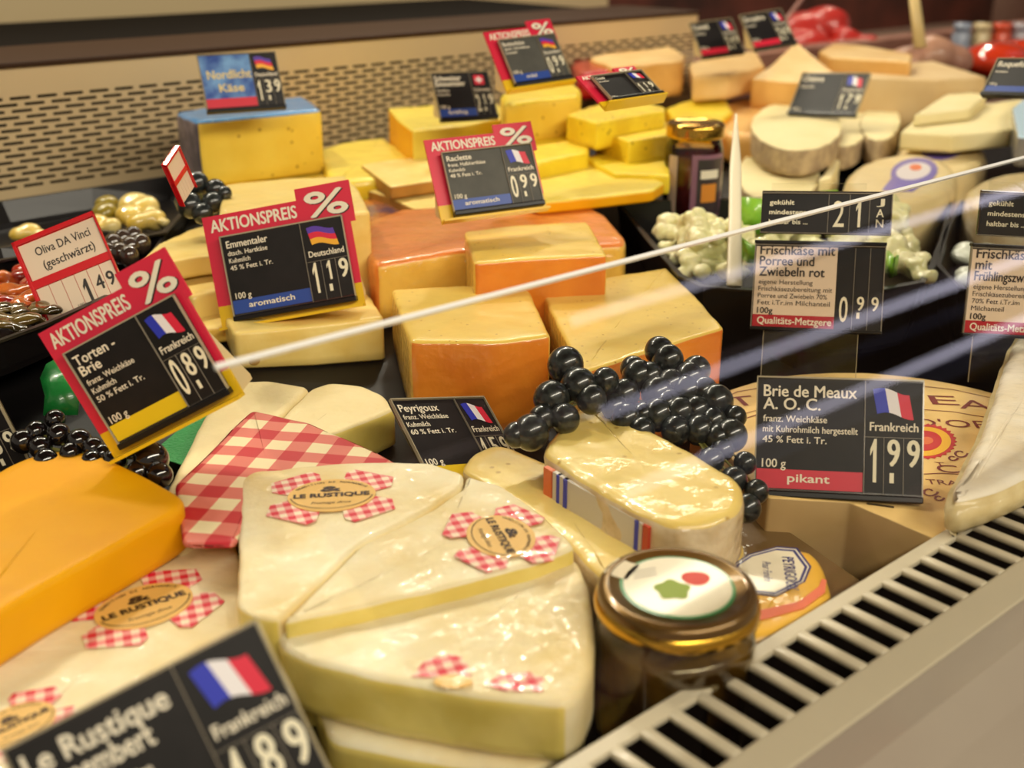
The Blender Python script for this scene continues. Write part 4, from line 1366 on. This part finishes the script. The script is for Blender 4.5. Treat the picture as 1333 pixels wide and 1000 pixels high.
c1 = (0.004 * math.cos(AR) + 0.004 * math.sin(AR), 0.004 * math.sin(AR) - 0.004 * math.cos(AR))
Rm = Matrix.Rotation(AR, 4, 'Z')
def lobed(cx, cy, r, sx, sy, lob, amp_, n=32):
    return [tuple((Rm @ Vector((cx + r * sx * math.cos(t) * (1 + amp_ * math.sin(lob * t)), cy + r * sy * math.sin(t) * (1 + amp_ * math.sin(lob * t)), 0)))[:2]) for t in [2 * PI * k / n for k in range(n)]]
prism(bm, lobed(-0.003, -0.004, 0.0085, 1.0, 1.0, 5, 0.12), lz + 0.0007, lz + 0.0010)
link('leaf_print', bm, mat('fig_green', '8aa032', 0.5), jr, smooth=False)
bm = bmesh.new()
prism(bm, lobed(0.010, 0.0065, 0.0062, 1.15, 1.0, 3, 0.05), lz + 0.0007, lz + 0.0010)
link('fruit_print', bm, mat('fig_pink', 'd8483c', 0.5), jr, smooth=False)
bm = bmesh.new()
for k in range(3):   # lines of fine print on the lid label
    q = [Rm @ Vector(v) for v in ((-0.021, 0.012 - 0.003 * k, 0), (-0.009, 0.016 - 0.003 * k, 0), (-0.009, 0.0168 - 0.003 * k, 0), (-0.021, 0.0128 - 0.003 * k, 0))]
    bm.faces.new([bm.verts.new((v.x, v.y, lz + 0.0008)) for v in q])
tag(link('label_print', bm, mat('grey_print', '8a8070', 0.5), jr, smooth=False), kind='stuff')

jb = P(906, 160, 0.192)
jr2, _ = jar('jam_jar', 'jar of dark red fig jam with a shiny gold lid behind the cream cheese tray', jb, deck(jb.y) + 0.001, 0.0315, 0.192 - deck(jb.y), None,
             mat('dark_jam', '3a121c', 0.15, col2='6a2a34', vscale=30, coat=1.0), mat('polished_gold_lid', 'd9aa48', 0.15, metal=1.0), lidh=0.015)
h2 = 0.192 - deck(jb.y)
def cyl_patch(root, r, a0, a1, z0, z1, m, nm, th=0.0004):
    bm = bmesh.new()
    n = 14
    rows = []
    for k in range(n + 1):
        a = a0 + (a1 - a0) * k / n
        rows.append([bm.verts.new((q * math.cos(a), q * math.sin(a), z)) for q, z in ((r, z0), (r + th, z0), (r + th, z1), (r, z1))])
    for a, b in zip(rows, rows[1:]):
        for k in range(4): bm.faces.new((a[k], b[k], b[(k + 1) % 4], a[(k + 1) % 4]))
    bm.faces.new(rows[0][::-1]); bm.faces.new(rows[-1])
    bmesh.ops.recalc_face_normals(bm, faces=bm.faces)
    return link(nm, bm, m, root, smooth=False)
ac = math.atan2(-jb.y, -jb.x)
rj = 0.0315 * 1.02
cyl_patch(jr2, rj + 0.0003, ac - 0.05, ac + 1.2, 0.018, h2 * 0.74, mat('jam_label_mauve', '8d5f74', 0.4, coat=0.4), 'jam_label')
cyl_patch(jr2, rj + 0.0009, ac + 0.15, ac + 1.1, 0.02, h2 * 0.70, mat('jam_label_dark', '3a2f33', 0.4, coat=0.4), 'label_panel')
cyl_patch(jr2, rj + 0.0014, ac + 0.25, ac + 0.9, h2 * 0.52, h2 * 0.6, white, 'label_title')
cyl_patch(jr2, rj + 0.0014, ac + 0.3, ac + 0.85, h2 * 0.3, h2 * 0.47, mat('jam_label_orange', 'd98a30', 0.5), 'fruit_picture')
cyl_patch(jr2, 0.0005 + rj, ac - 0.9, ac - 0.55, 0.02, h2 * 0.72, mat('jam_label_stripe', 'b9a08c', 0.4), 'side_label')

# ------------------------------------------------------------------ black trays
def tray(label, rim_pts, zr, depth, name='food_tray', floor_z=None):
    W = [P(*p, zr) for p in rim_pts]
    W = [Vector((p.x, p.y)) for p in W]
    cen = sum(W, Vector((0, 0))) / len(W)
    n = len(W)
    zf = zr - depth
    bm = bmesh.new()
    def rg(off, z):
        return [bm.verts.new(((p + (cen - p).normalized() * off).x, (p + (cen - p).normalized() * off).y, z)) for p in W]
    R = [rg(0.014, zf), rg(0.010, zf + 0.006), rg(0.001, zr - 0.002), rg(-0.003, zr - 0.002), rg(-0.003, zr), rg(0.003, zr), rg(0.012, zf + 0.008), rg(0.016, zf + 0.003)]
    for a, b in zip(R, R[1:]):
        for i in range(n): bm.faces.new((a[i], a[(i + 1) % n], b[(i + 1) % n], b[i]))
    bm.faces.new(R[0]); bm.faces.new(R[-1])
    bmesh.ops.recalc_face_normals(bm, faces=bm.faces)
    o = link(name, bm, blackp, loc=(cen.x, cen.y, zf), smooth=False)
    return tag(o, label, 'tray'), W, cen, zf

bm = bmesh.new()   # black shelf the fresh trays stand on
box(bm, 0.80, 2.4, 0.55, 0.78, 0.0, 0.049, bev=0.002)
structure('trim_30', bm, blackm)
t1, tw, tcen, tzf = tray('black tray heaped with chunky cream cheese behind the Frischkäse mit Porree sign',
                         [(803, 262), (900, 259), (1100, 256), (1238, 258), (1230, 300), (1214, 345), (1200, 366), (1140, 377), (1000, 378), (915, 372), (886, 358), (850, 318)], 0.112, 0.062)
bm = bmesh.new()
random.seed(11)
curd = mat('cream_curd', 'f0e8b8', 0.4, col2='e4dfa0', vscale=45, bump=0.4, bscale=90, coat=0.5, coatb=0.4, sss=0.1)
balls = []
for i in range(150):
    px = random.uniform(868, 1195); py = random.uniform(300, 360)
    px += (330 - py) * -0.4
    if px < 880 and py > 345: continue
    balls.append((P(px, py, random.uniform(0.098, 0.113)), random.uniform(0.005, 0.011), 0.75))
for px, py, z in ((880, 292, .150), (905, 284, .158), (925, 290, .155), (945, 300, .15), (870, 305, .142), (900, 305, .15), (960, 310, .145), (1000, 320, .14), (1050, 318, .14), (1100, 315, .14),
                  (1150, 290, .150), (1160, 300, .145), (1166, 285, .15), (1172, 318, .14), (1140, 330, .135), (1185, 340, .135), (930, 325, .14), (980, 335, .138), (1150, 275, .155), (1158, 268, .156)):
    for k in range(4):
        balls.append((P(px + random.uniform(-12, 12), py + random.uniform(-6, 10), z - 0.018 - random.uniform(0.003, 0.020)), random.uniform(0.008, 0.013), 0.8))
blob('cream_cheese', balls, curd, 'pale lumpy cream cheese with leek filling the front black tray', 'cream cheese', 0.0020, 0.003, 110)
lime = mat('lime_leek', '8ec63a', 0.35, col2='6fae28', vscale=30, coat=0.6, sss=0.1)
def curl(name, label, pts, zs, wd, m, cat, th=0.0015):
    """curved band of leaf standing on edge"""
    W = [P(px, py, z) for (px, py), z in zip(pts, zs)]
    bm = bmesh.new()
    rows = []
    for i, p in enumerate(W):
        t = (W[min(i + 1, len(W) - 1)] - W[max(i - 1, 0)]).normalized()
        q = t.cross(Vector((0, 0, 1))).normalized() * th
        up = Vector((0, 0, wd))
        rows.append([bm.verts.new(v) for v in (p - q, p + q, p + q + up, p - q + up)])
    for a, b in zip(rows, rows[1:]):
        for k in range(4): bm.faces.new((a[k], b[k], b[(k + 1) % 4], a[(k + 1) % 4]))
    bm.faces.new(rows[0]); bm.faces.new(rows[-1][::-1])
    bmesh.ops.recalc_face_normals(bm, faces=bm.faces)
    return tag(link(name, bm, m, loc=W[0]), label, cat)
curl('leek_leaf', 'broad lime green leek leaf standing beside the white spatula', [(962, 302), (985, 305), (1010, 300), (1045, 296), (1085, 292)], [0.112] * 5, 0.035, lime, 'leaf')
curl('leek_leaf', 'curled lime green leek strip in the cream cheese below the date sign', [(958, 318), (962, 332), (975, 342), (1000, 345), (1040, 338)], [0.122] * 5, 0.016, lime, 'leaf')
curl('leek_leaf', 'small lime green leek strip right of the Frischkäse mit Porree sign', [(1152, 352), (1160, 362), (1165, 358)], [0.112] * 3, 0.018, lime, 'leaf')

t2, *_ = tray('second black tray cut by the right edge behind the Frühlingszwiebeln sign',
              [(1252, 262), (1420, 262), (1420, 390), (1300, 388), (1248, 372), (1222, 345), (1232, 300)], 0.112, 0.060)
balls = [(P(random.uniform(1250, 1400), random.uniform(325, 372), 0.100), random.uniform(0.008, 0.013), 0.7) for k in range(60)]
random.seed(5)
blob('cream_cheese', balls, mat('pale_curd', 'dfe3d2', 0.4, bump=0.4, coat=0.5), 'whitish cream cheese in the tray at the right edge', 'cream cheese', 0.003, 0.001, 100)

# white spatula
a = P(958, 152, 0.19)
pa, pb = D(958, 150, 1.10), D(956, 372, 0.965)
bm = bmesh.new()
ax = (pb - pa); L = ax.length; ax.normalize()
sd = Vector(_r); sd = (sd - ax * sd.dot(ax)).normalized()
nn = ax.cross(sd)
rows = []
for k in range(15):
    t = k / 14
    wv = (0.0012 + 0.0044 * min(1, t * 3)) * (1 + 0.5 * max(0, t - 0.6))
    c_ = pa + ax * (L * t)
    rows.append([bm.verts.new(c_ + sd * (wv * math.cos(s)) + nn * (0.0022 * math.sin(s))) for s in [2 * PI * j / 10 for j in range(10)]])
for r0, r1 in zip(rows, rows[1:]):
    for j in range(10): bm.faces.new((r0[j], r0[(j + 1) % 10], r1[(j + 1) % 10], r1[j]))
bm.faces.new(rows[0][::-1]); bm.faces.new(rows[-1])
tag(link('spatula', bm, mat('white_plastic', 'eee3c4', 0.35, coat=0.4), loc=pb), 'long white plastic spatula standing in the cream cheese', 'spatula')

# left trays
t3, *_ = tray('long black tray with yellow pickled artichokes along the rear wall at the left',
              [(-170, 300), (0, 262), (120, 244), (225, 228), (262, 232), (250, 262), (214, 302), (120, 318), (0, 338), (-170, 372)], 0.132, 0.028)
art = mat('pickled_yellow', 'd9b33c', 0.3, col2='e8d48e', vscale=25, coat=0.9, coatb=0.3)
for pts, lb in (([(175, 268, 18), (188, 272, 17), (168, 280, 14), (196, 280, 12)], 'large creamy artichoke heart on the black tray'),
                ([(200, 286, 14), (180, 289, 13), (214, 290, 7)], 'flat artichoke quarter before the large artichoke heart'),
                ([(140, 266, 13), (138, 276, 13)], 'olive green pickle left of the large artichoke heart'),
                ([(128, 290, 12), (145, 294, 11), (115, 298, 12)], 'yellow artichoke slice behind the Oliva DA Vinci card, right side'),
                ([(40, 302, 12), (24, 305, 9), (52, 308, 10)], 'yellow artichoke piece peeping over the left corner of the Oliva DA Vinci card')):
    z = 0.128
    blob('artichoke', [(P(a_, b_, z), r_ * 1.42 / 1500, 0.8) for a_, b_, r_ in pts], mat('olive_pickle', '8d7a20', 0.3, coat=0.8) if 'olive green' in lb else art, lb, 'artichoke', 0.002, 0.002, 60, group='pickles on the rear tray')
t4, *_ = tray('black tray of oily antipasti at the left edge', [(-150, 360), (0, 322), (130, 300), (212, 308), (190, 345), (150, 380), (60, 420), (0, 442), (-150, 490)], 0.128, 0.03)
pepr = mat('red_pepper', 'c03a1c', 0.15, col2='7c1410', vscale=40, coat=1.0, coatb=0.4)
pepo = mat('orange_pepper', 'd8742a', 0.15, col2='a63a18', vscale=40, coat=1.0, coatb=0.4)
zuc = mat('dark_antipasti', '6d5624', 0.15, col2='2d2410', vscale=40, coat=1.0, coatb=0.5)
random.seed(3)
spots_ = [(8, 360, pepo, 'red'), (30, 356, pepr, ''), (18, 378, pepo, ''), (44, 374, pepr, ''), (4, 390, pepr, ''), (36, 392, pepo, ''), (60, 366, pepr, ''), (20, 402, zuc, ''), (52, 402, zuc, ''), (4, 414, zuc, ''), (36, 416, zuc, ''), (12, 426, zuc, ''), (66, 388, pepr, ''), (-14, 372, pepr, ''), (-12, 400, zuc, '')]
for i, (px, py, m, _) in enumerate(spots_):
    c0 = P(px, py, 0.124)
    bl = [(c0 + Vector((random.uniform(-.01, .01), random.uniform(-.01, .01), random.uniform(-.003, .003))), random.uniform(.006, .010), 0.5) for k in range(4)]
    kind = 'red pepper piece' if m is pepr else 'orange pepper piece' if m is pepo else 'dark grilled vegetable piece'
    blob('antipasti_piece', bl, m, 'glossy %s in the oily antipasti at the left edge' % kind, 'antipasti', 0.002, 0.002, 90, group='%ss in the antipasti tray' % kind)
for i, (px, py) in enumerate(((148, 318), (160, 312), (170, 322), (156, 330), (174, 308), (184, 318), (140, 330), (168, 334))):
    p = P(px, py, 0.130)
    bm = bmesh.new()
    bmesh.ops.create_uvsphere(bm, u_segments=20, v_segments=14, radius=0.0085)
    for v in bm.verts: v.co = v.co * Vector((1, 1, 1.15)) if False else Vector((v.co.x, v.co.y, v.co.z * 1.15))
    o = link('olive', bm, mat('brown_olive', '43352c', 0.12, coat=1.0, var=0.4, vscale=60), loc=(0, 0, -0.0085))
    o.location = (p.x, p.y, p.z - 0.0085)
    tag(o, 'dark shiny olive in the small heap right of the Oliva DA Vinci card', 'olive', 'blackened olives behind the card')

# green leaves
green = mat('leaf_green', '1d8a3a', 0.3, col2='0f5c26', vscale=30, bump=0.3, coat=0.4)
W = [D(56, 541, .78), D(58, 515, .785), D(52, 492, .79), D(60, 474, .80), D(74, 466, .81), D(92, 480, .80), D(104, 505, .79), D(100, 540, .78)]
bm = bmesh.new()
cc = sum(W, Vector()) / len(W) + Vector((-0.004, -0.006, 0.003))
vs = [bm.verts.new(v) for v in W]
vc = bm.verts.new(cc)
vs2 = [bm.verts.new(v + Vector((0.002, 0.003, -0.002))) for v in W]
vc2 = bm.verts.new(cc + Vector((0.002, 0.003, -0.002)))
for i in range(8):
    j = (i + 1) % 8
    bm.faces.new((vs[i], vs[j], vc)); bm.faces.new((vs2[j], vs2[i], vc2)); bm.faces.new((vs[i], vs2[i], vs2[j], vs[j]))
bmesh.ops.recalc_face_normals(bm, faces=bm.faces)
tag(link('decorative_leaf', bm, green, loc=W[0]), 'dark green decorative leaf standing behind the Torten-Brie sign', 'leaf')
bm = bmesh.new()
W = [P(*p, 0.0655) for p in [(190, 596), (232, 560), (275, 536), (262, 570), (240, 606), (215, 598)]]
prism(bm, [(p.x, p.y) for p in W], 0.065, 0.0655)
tag(link('green_napkin', bm, mat('napkin_green', '2c9a4a', 0.6, bump=0.8, bscale=400), loc=(W[0].x, W[0].y, 0.065), smooth=False), 'green textured paper napkin beside the large plain brie', 'napkin')

# ------------------------------------------------------------------ signs
sign('price_sign', 'black Brie de Meaux price sign with a red pikant strip on the round box', [(985, 490), (1203, 497), (1200, 648), (981, 639)], W=0.1025, ratio=0.72, lean=-0.3,
     title=('Brie de Meaux', 'A. O. C.'), body=('franz. Weichkäse', 'mit Kuhrohmilch hergestellt', '45 % Fett i. Tr.'), strip=redm, striptxt='pikant', price=('1', '9', '9'), tsize=0.115)
board('price_sign', 'red and yellow percent board with the Emmentaler price card', [(262, 285), (450, 249), (475, 397), (290, 428)], 0.93,
      title=('Emmentaler',), body=('dtsch. Hartkäse', 'Kuhmilch', '45 % Fett i. Tr.'), strip=bluem, striptxt='aromatisch', flg='de', country='Deutschland', price=('1', '1', '9'), tsize=0.1, lean=-0.4)
board('price_sign', 'red and yellow percent board with the Torten-Brie price card, tilted, in front', [(48, 432), (218, 345), (315, 511), (152, 601)], 0.74, ratio=0.93,
      title=('Torten -', 'Brie'), body=('franz. Weichkäse', 'Kuhmilch', '50 % Fett i. Tr.'), strip=yelm, striptxt='', flg='fr', price=('0', '8', '9'), tsize=0.11, lean=-0.3, roll=0.45)
board('price_sign', 'red and yellow percent board with the dusty grey Raclette price card', [(552, 183), (688, 168), (713, 273), (575, 290)], 1.05,
      title=('Raclette',), body=('franz. Halbhartkäse', 'Kuhmilch', '48 % Fett i. Tr.'), strip=bluem, striptxt='aromatisch', flg='fr', price=('0', '9', '9'), card=card_g, tsize=0.1)
board('price_sign', 'small out-of-focus percent board standing on the tall yellow block', [(630, 42), (715, 32), (747, 108), (660, 121)], 1.40, ratio=0.85,
      title=('Butterkäse',), body=('dtsch. Schnittkäse', 'Kuhmilch'), strip=bluem, striptxt='mild', flg='de', country='Deutschland', price=('0', '9', '9'), card=card_g, tsize=0.1)
board('price_sign', 'percent board leaning far back before the big tan cheese', [(752, 101), (824, 88), (866, 132), (786, 140)], 1.395, ratio=0.62,
      title=('Gouda',), body=('Schnittkäse',), strip=None, flg='fr', country='', price=('1', '1', '9'), tsize=0.12, lean=-0.9, foot=False)
sign('price_sign', 'sign with red cross flag and blue strip on the wide yellow block', [(559, 97), (633, 94), (647, 152), (572, 156)], d=1.40, title=('Schweizer', 'Emmentaler'), body=('Hartkäse', 'Rohmilch'),
     strip=bluem, striptxt='kräftig', flg='ch', country='Schweiz', price=('2', '1', '9'), ratio=0.78)
sign('price_sign', 'picture card with sea motif standing on the blue-wrapped loaf', [(256, 73), (356, 69), (372, 138), (268, 146)], d=1.22, title=(), body=(), strip=redm, striptxt='', flg='de', country='Deutschland',
     price=('1', '3', '9'), weight='', ratio=0.72, picture=True)
nr = [o for o in C.objects if o.get('label', '').startswith('picture card')][0]
bm = bmesh.new()
glyphs(bm, 'Nordlicht', 0.013, -0.034, 0.032, bold=0.03, z=0.0042, fit=0.045)
glyphs(bm, 'Käse', 0.012, -0.024, 0.018, bold=0.03, z=0.0042, fit=0.025)
link('picture_lettering', bm, mat('gold_print', 'd9c58c', 0.5), nr, smooth=False)
sign('price_sign', 'Peyrigoux price sign half sunk between the white wedge and the creamy slab', [(503, 524), (627, 521), (682, 622), (560, 634)], d=1.0, ratio=0.85, lean=-0.7,
     title=('Peyrigoux',), body=('franz. Weichkäse', 'Kuhmilch', '60 % Fett i. Tr.'), strip=yelm, striptxt='', flg='fr', price=('1', '5', '9'), tsize=0.10, foot=False)
sign('price_sign', 'large blurred price sign leaning in the bottom left corner', [(5, 975), (335, 803), (450, 1040), (120, 1215)], d=0.43, ratio=0.74, roll=0.45, lean=-0.3,
     title=('Le Rustique', 'Camembert'), body=('franz. Weichkäse', 'Kuhmilch'), strip=redm, striptxt='', flg='fr', price=('1', '8', '9'), tsize=0.13, foot=False)
sign('price_sign', 'price sign cut by the left edge above the golden block', [(-175, 560), (-8, 508), (44, 600), (-118, 668)], d=0.77, ratio=0.62, roll=0.3,
     title=('Camembert',), body=('Weichkäse',), strip=None, flg=None, country='', price=('1', '8', '9'), foot=False)
sign('price_sign', 'left of the two rearmost dark signs, on the beige wedge', [(897, 32), (950, 26), (968, 68), (912, 76)], d=1.87, title=('Comté',), body=('Hartkäse',), strip=redm, striptxt='', price=('2', '4', '9'), ratio=0.85, tsize=0.16)
sign('price_sign', 'right of the two rearmost dark signs, beside the slanting rod', [(962, 22), (1014, 14), (1036, 56), (980, 66)], d=1.86, title=('Gruyère',), body=('Hartkäse',), strip=redm, striptxt='', price=('2', '6', '9'), ratio=0.85, tsize=0.16)
sign('price_sign', 'small dark sign with French flag above the goat cheeses', [(1046, 98), (1135, 96), (1115, 152), (1028, 146)], d=1.66, title=('Chèvre',), body=('Ziegenkäse',), strip=None, price=('1', '7', '9'), ratio=0.62, tsize=0.16, foot=False, yaw=0.3)
sign('price_sign', 'dark sign with a blue strip at the right edge on the cream slab', [(1306, 80), (1400, 78), (1388, 128), (1275, 122)], d=1.25, title=('Roquefort',), body=('Schafskäse',), strip=bluem, striptxt='', price=('2', '2', '9'), ratio=0.5, tsize=0.18, lean=-0.6, foot=False)

# the two fresh cheese holders: a date card above a price card on one clear stand
def double_sign(label, c_date, c_main, W, title, body, datecard=True):
    H = W * 0.69
    M = pose(c_main, W, H, -0.15)
    root = empty('price_sign', M, label, 'price sign')
    x0, x1 = -W / 2, W / 2
    xd = x0 + W * 0.64
    e = 0.0012
    bm = bmesh.new()
    box(bm, x0, x1, 0, H, 0, 0.0025, bev=0.0007)
    link('holder', bm, holder, root, smooth=False)
    bm = bmesh.new()
    box(bm, x0 + e, xd, H * 0.155, H - e * 3, 0.002, 0.0031)
    link('card', bm, cream, root, smooth=False)
    bm = bmesh.new()
    box(bm, x0 + e, xd, e, H * 0.155, 0.002, 0.0032)
    link('colour_strip', bm, metz, root, smooth=False)
    bm = bmesh.new()
    box(bm, xd + e * 0.5, x1 - e, e, H - e * 3, 0.002, 0.0031)
    link('digit_panel', bm, card_k, root, smooth=False)
    bm = bmesh.new()
    box(bm, x0 - 0.0004, x1 + 0.0004, H - e * 1.2, H + 0.001, -0.001, 0.0055, bev=0.0005)
    link('upper_rail', bm, blackp, root, smooth=False)
    bm = bmesh.new()
    box(bm, x0 - 0.0004, x1 + 0.0004, -0.0015, e * 0.6, -0.001, 0.005, bev=0.0005)
    link('lower_rail', bm, blackp, root, smooth=False)
    bm = bmesh.new()
    box(bm, x0, x1, H - e * 2.2, H - e * 1.7, 0.002, 0.0045)
    box(bm, x1 - e * 0.6, x1, 0, H, 0.002, 0.0045)
    box(bm, x0, x0 + e * 0.5, 0, H, 0.002, 0.0045)
    for k in (1, 2):
        xx = xd + (x1 - xd) * (0.06 + 0.94 * k / 3)
        box(bm, xx - 0.0002, xx + 0.0002, e, H - e * 3, 0.003, 0.0037)
    link('divider', bm, linem, root, smooth=False)
    bm = bmesh.new()
    y = H * 0.855
    for i, t in enumerate(title):
        sz = H * (0.135 if i < len(title) else 0.1)
        glyphs(bm, t, sz * 1.12, x0 + W * 0.045, y, bold=0.02, z=0.0034, fit=min(W * 0.575, len(t) * W * 0.042))
        y -= H * 0.125
    y = H * 0.51
    for t in body:
        glyphs(bm, t, H * 0.078, x0 + W * 0.045, y, z=0.0034, fit=min(W * 0.57, len(t) * W * 0.0232))
        y -= H * 0.08
    glyphs(bm, '100g', H * 0.095, x0 + W * 0.045, H * 0.172, bold=0.02, z=0.0034, fit=W * 0.12)
    link('lettering', bm, darkt, root, smooth=False)
    bm = bmesh.new()
    glyphs(bm, 'Qualitäts-Metzgere', H * 0.115, x0 + W * 0.05, H * 0.05, bold=0.02, z=0.0035, fit=W * 0.57)
    link('strip_lettering', bm, white, root, smooth=False)
    bm = bmesh.new()
    cw = (x1 - xd) / 3
    digit(bm, '0', H * 0.29, cw * 0.52, xd + cw * 0.55, H * 0.10, 0.0034, 0.01)
    digit(bm, '9', H * 0.16, cw * 0.42, xd + cw * 1.6, H * 0.235, 0.0034, 0.02)
    digit(bm, '9', H * 0.16, cw * 0.42, xd + cw * 2.5, H * 0.235, 0.0034, 0.02)
    box(bm, xd + cw * 1.38, xd + cw * 1.58, H * 0.145, H * 0.215, 0.0031, 0.0034)
    link('price_digits', bm, whiteg, root, smooth=False)
    # clear stand behind, reaching down to the box
    bm = bmesh.new()
    box(bm, x0 + W * 0.10, x1 - W * 0.17, -H * 0.55, H * 1.7, -0.0022, -0.0012)
    link('clear_stand', bm, acryl, root, smooth=False)
    bm = bmesh.new()
    box(bm, x0 + W * 0.10, x0 + W * 0.105, -H * 0.55, 0, -0.0024, -0.001)
    box(bm, x1 - W * 0.175, x1 - W * 0.17, -H * 0.55, 0, -0.0024, -0.001)
    link('stand_edge', bm, edgem, root, smooth=False)
    # date card
    y0, y1 = H * 1.10, H * 1.10 + W * 0.345
    ox = W * 0.03
    bm = bmesh.new()
    box(bm, x0 + ox, x1 + ox, y0, y1, 0, 0.0025, bev=0.0007)
    link('date_holder', bm, holder, root, smooth=False)
    bm = bmesh.new()
    box(bm, x0 + ox + e, x1 + ox - e, y0 + e, y1 - e * 2.5, 0.002, 0.0031)
    link('date_card', bm, card_k, root, smooth=False)
    bm = bmesh.new()
    box(bm, x0 + ox, x1 + ox, y1 - e * 2, y1 - e * 1.5, 0.002, 0.0042)
    box(bm, x1 + ox - e * 0.7, x1 + ox, y0, y1, 0.002, 0.0042)
    box(bm, x0 + ox, x1 + ox, y0 + e * .3, y0 + e * .7, 0.002, 0.0042)
    for k in (0.52, 0.68, 0.83):
        xx = x0 + ox + W * k
        box(bm, xx - 0.0002, xx + 0.0002, y0 + e, y1 - e * 2, 0.003, 0.0036)
    link('date_divider', bm, linem, root, smooth=False)
    bm = bmesh.new()
    h_ = y1 - y0
    for i, t in enumerate(('gekühlt', 'mindestens', 'haltbar bis ...')):
        glyphs(bm, t, h_ * 0.155, x0 + ox + W * 0.065, y0 + h_ * (0.67 - 0.225 * i), bold=0.018, z=0.0034, fit=W * (0.19, 0.285, 0.30)[i])
    digit(bm, '2', h_ * 0.60, W * 0.085, x0 + ox + W * 0.60, y0 + h_ * 0.17, 0.0034, 0.0)
    digit(bm, '1', h_ * 0.60, W * 0.05, x0 + ox + W * 0.75, y0 + h_ * 0.17, 0.0034)
    for i, t in enumerate('JAN'):
        digit(bm, t, h_ * 0.185, W * 0.055, x0 + ox + W * 0.91, y0 + h_ * (0.64 - 0.235 * i), 0.0034, 0.015)
    link('date_print', bm, whiteg, root, smooth=False)
    return root
double_sign('white card Frischkäse mit Porree und Zwiebeln rot with black date card above', None, [(984, 315), (1154, 319), (1147, 433), (977, 427)], 0.1,
            ('Frischkäse mit', 'Porree und', 'Zwiebeln rot'), ('eigene Herstellung', 'Frischkäsezubereitung mit', 'Porree und Zwiebeln 70%', 'Fett i.Tr.im Milchanteil'))
double_sign('white price card Frischkäse mit Frühlingszwiebeln cut by the right edge', None, [(1264, 318), (1430, 326), (1417, 442), (1250, 434)], 0.1,
            ('Frischkäse', 'mit', 'Frühlingszwiebeln'), ('eigene Herstellung', 'Frischkäsezubereitung', '70% Fett i.Tr.im', 'Milchanteil'))

# red-framed card
def red_card(label, corners, d, ratio, roll=0.0, yaw=0.0, lean=-0.3, text=True):
    W = math.dist(corners[0], corners[1]) * d / FPX
    H = W * ratio
    root = empty('price_sign', pose(corners, W, H, lean, yaw, roll), label, 'price sign')
    x0, x1 = -W / 2, W / 2
    bm = bmesh.new()
    box(bm, x0, x1, 0, H, 0, 0.002, bev=0.0009)
    box(bm, x0, x1, H * 0.455, H * 0.545, 0.0015, 0.004, bev=0.0004)
    box(bm, x0, x1, H * 0.95, H, 0.0015, 0.005, bev=0.0004)
    box(bm, x0, x0 + W * 0.04, 0, H, 0.0015, 0.005, bev=0.0004)
    box(bm, x1 - W * 0.02, x1, 0, H, 0.0015, 0.005, bev=0.0004)
    link('red_frame', bm, redfr, root, smooth=False)
    bm = bmesh.new()
    box(bm, x0 + W * 0.05, x1 - W * 0.03, H * 0.545, H * 0.94, 0.0018, 0.0028)
    link('name_card', bm, cream, root, smooth=False)
    bm = bmesh.new()
    for k in range(6):
        xa = x0 + W * (0.05 + 0.92 * k / 6)
        box(bm, xa, xa + W * 0.146, 0.001, H * 0.45, 0.0018, 0.0028)
    link('digit_strip', bm, cream, root, smooth=False)
    if text:
        bm = bmesh.new()
        glyphs(bm, 'Oliva DA Vinci', H * 0.13, 0.04 * W, H * 0.775, bold=0.015, z=0.003, align='C', fit=W * 0.66)
        glyphs(bm, '(geschwärzt)', H * 0.13, 0.05 * W, H * 0.62, bold=0.015, z=0.003, align='C', fit=W * 0.62)
        glyphs(bm, '100g', H * 0.06, x0 + W * 0.47, H * 0.10, z=0.003, align='C', fit=W * 0.1)
        digit(bm, '1', H * 0.30, W * 0.09, x0 + W * 0.59, H * 0.07, 0.003)
        glyphs(bm, '4', H * 0.22, x0 + W * 0.75, H * 0.20, bold=0.02, z=0.003, align='C', fit=W * 0.09)
        glyphs(bm, '9', H * 0.22, x0 + W * 0.885, H * 0.20, bold=0.02, z=0.003, align='C', fit=W * 0.085)
        prism(bm, [(x0 + W * 0.745 + W * 0.018 * math.cos(2 * PI * k / 12), H * 0.10 + W * 0.018 * math.sin(2 * PI * k / 12)) for k in range(12)], 0.0028, 0.0031)
        link('lettering', bm, darkt, root, smooth=False)
    return root
red_card('red-framed Oliva DA Vinci card with cream digit strips at the left', [(16, 318), (123, 276), (170, 388), (66, 432)], 0.86, 1.12, roll=0.35)
red_card('small empty red-framed card seen edge-on beside the back grapes', [(209, 214), (226, 190), (250, 242), (233, 270)], 1.18, 1.7, yaw=0.9, text=False)

bpy.data.scenes.remove(TMP)
print('objects', len(bpy.data.objects), 'tris', sum(len(p.vertices) - 2 for o in bpy.data.objects if o.type == 'MESH' for p in o.data.polygons))
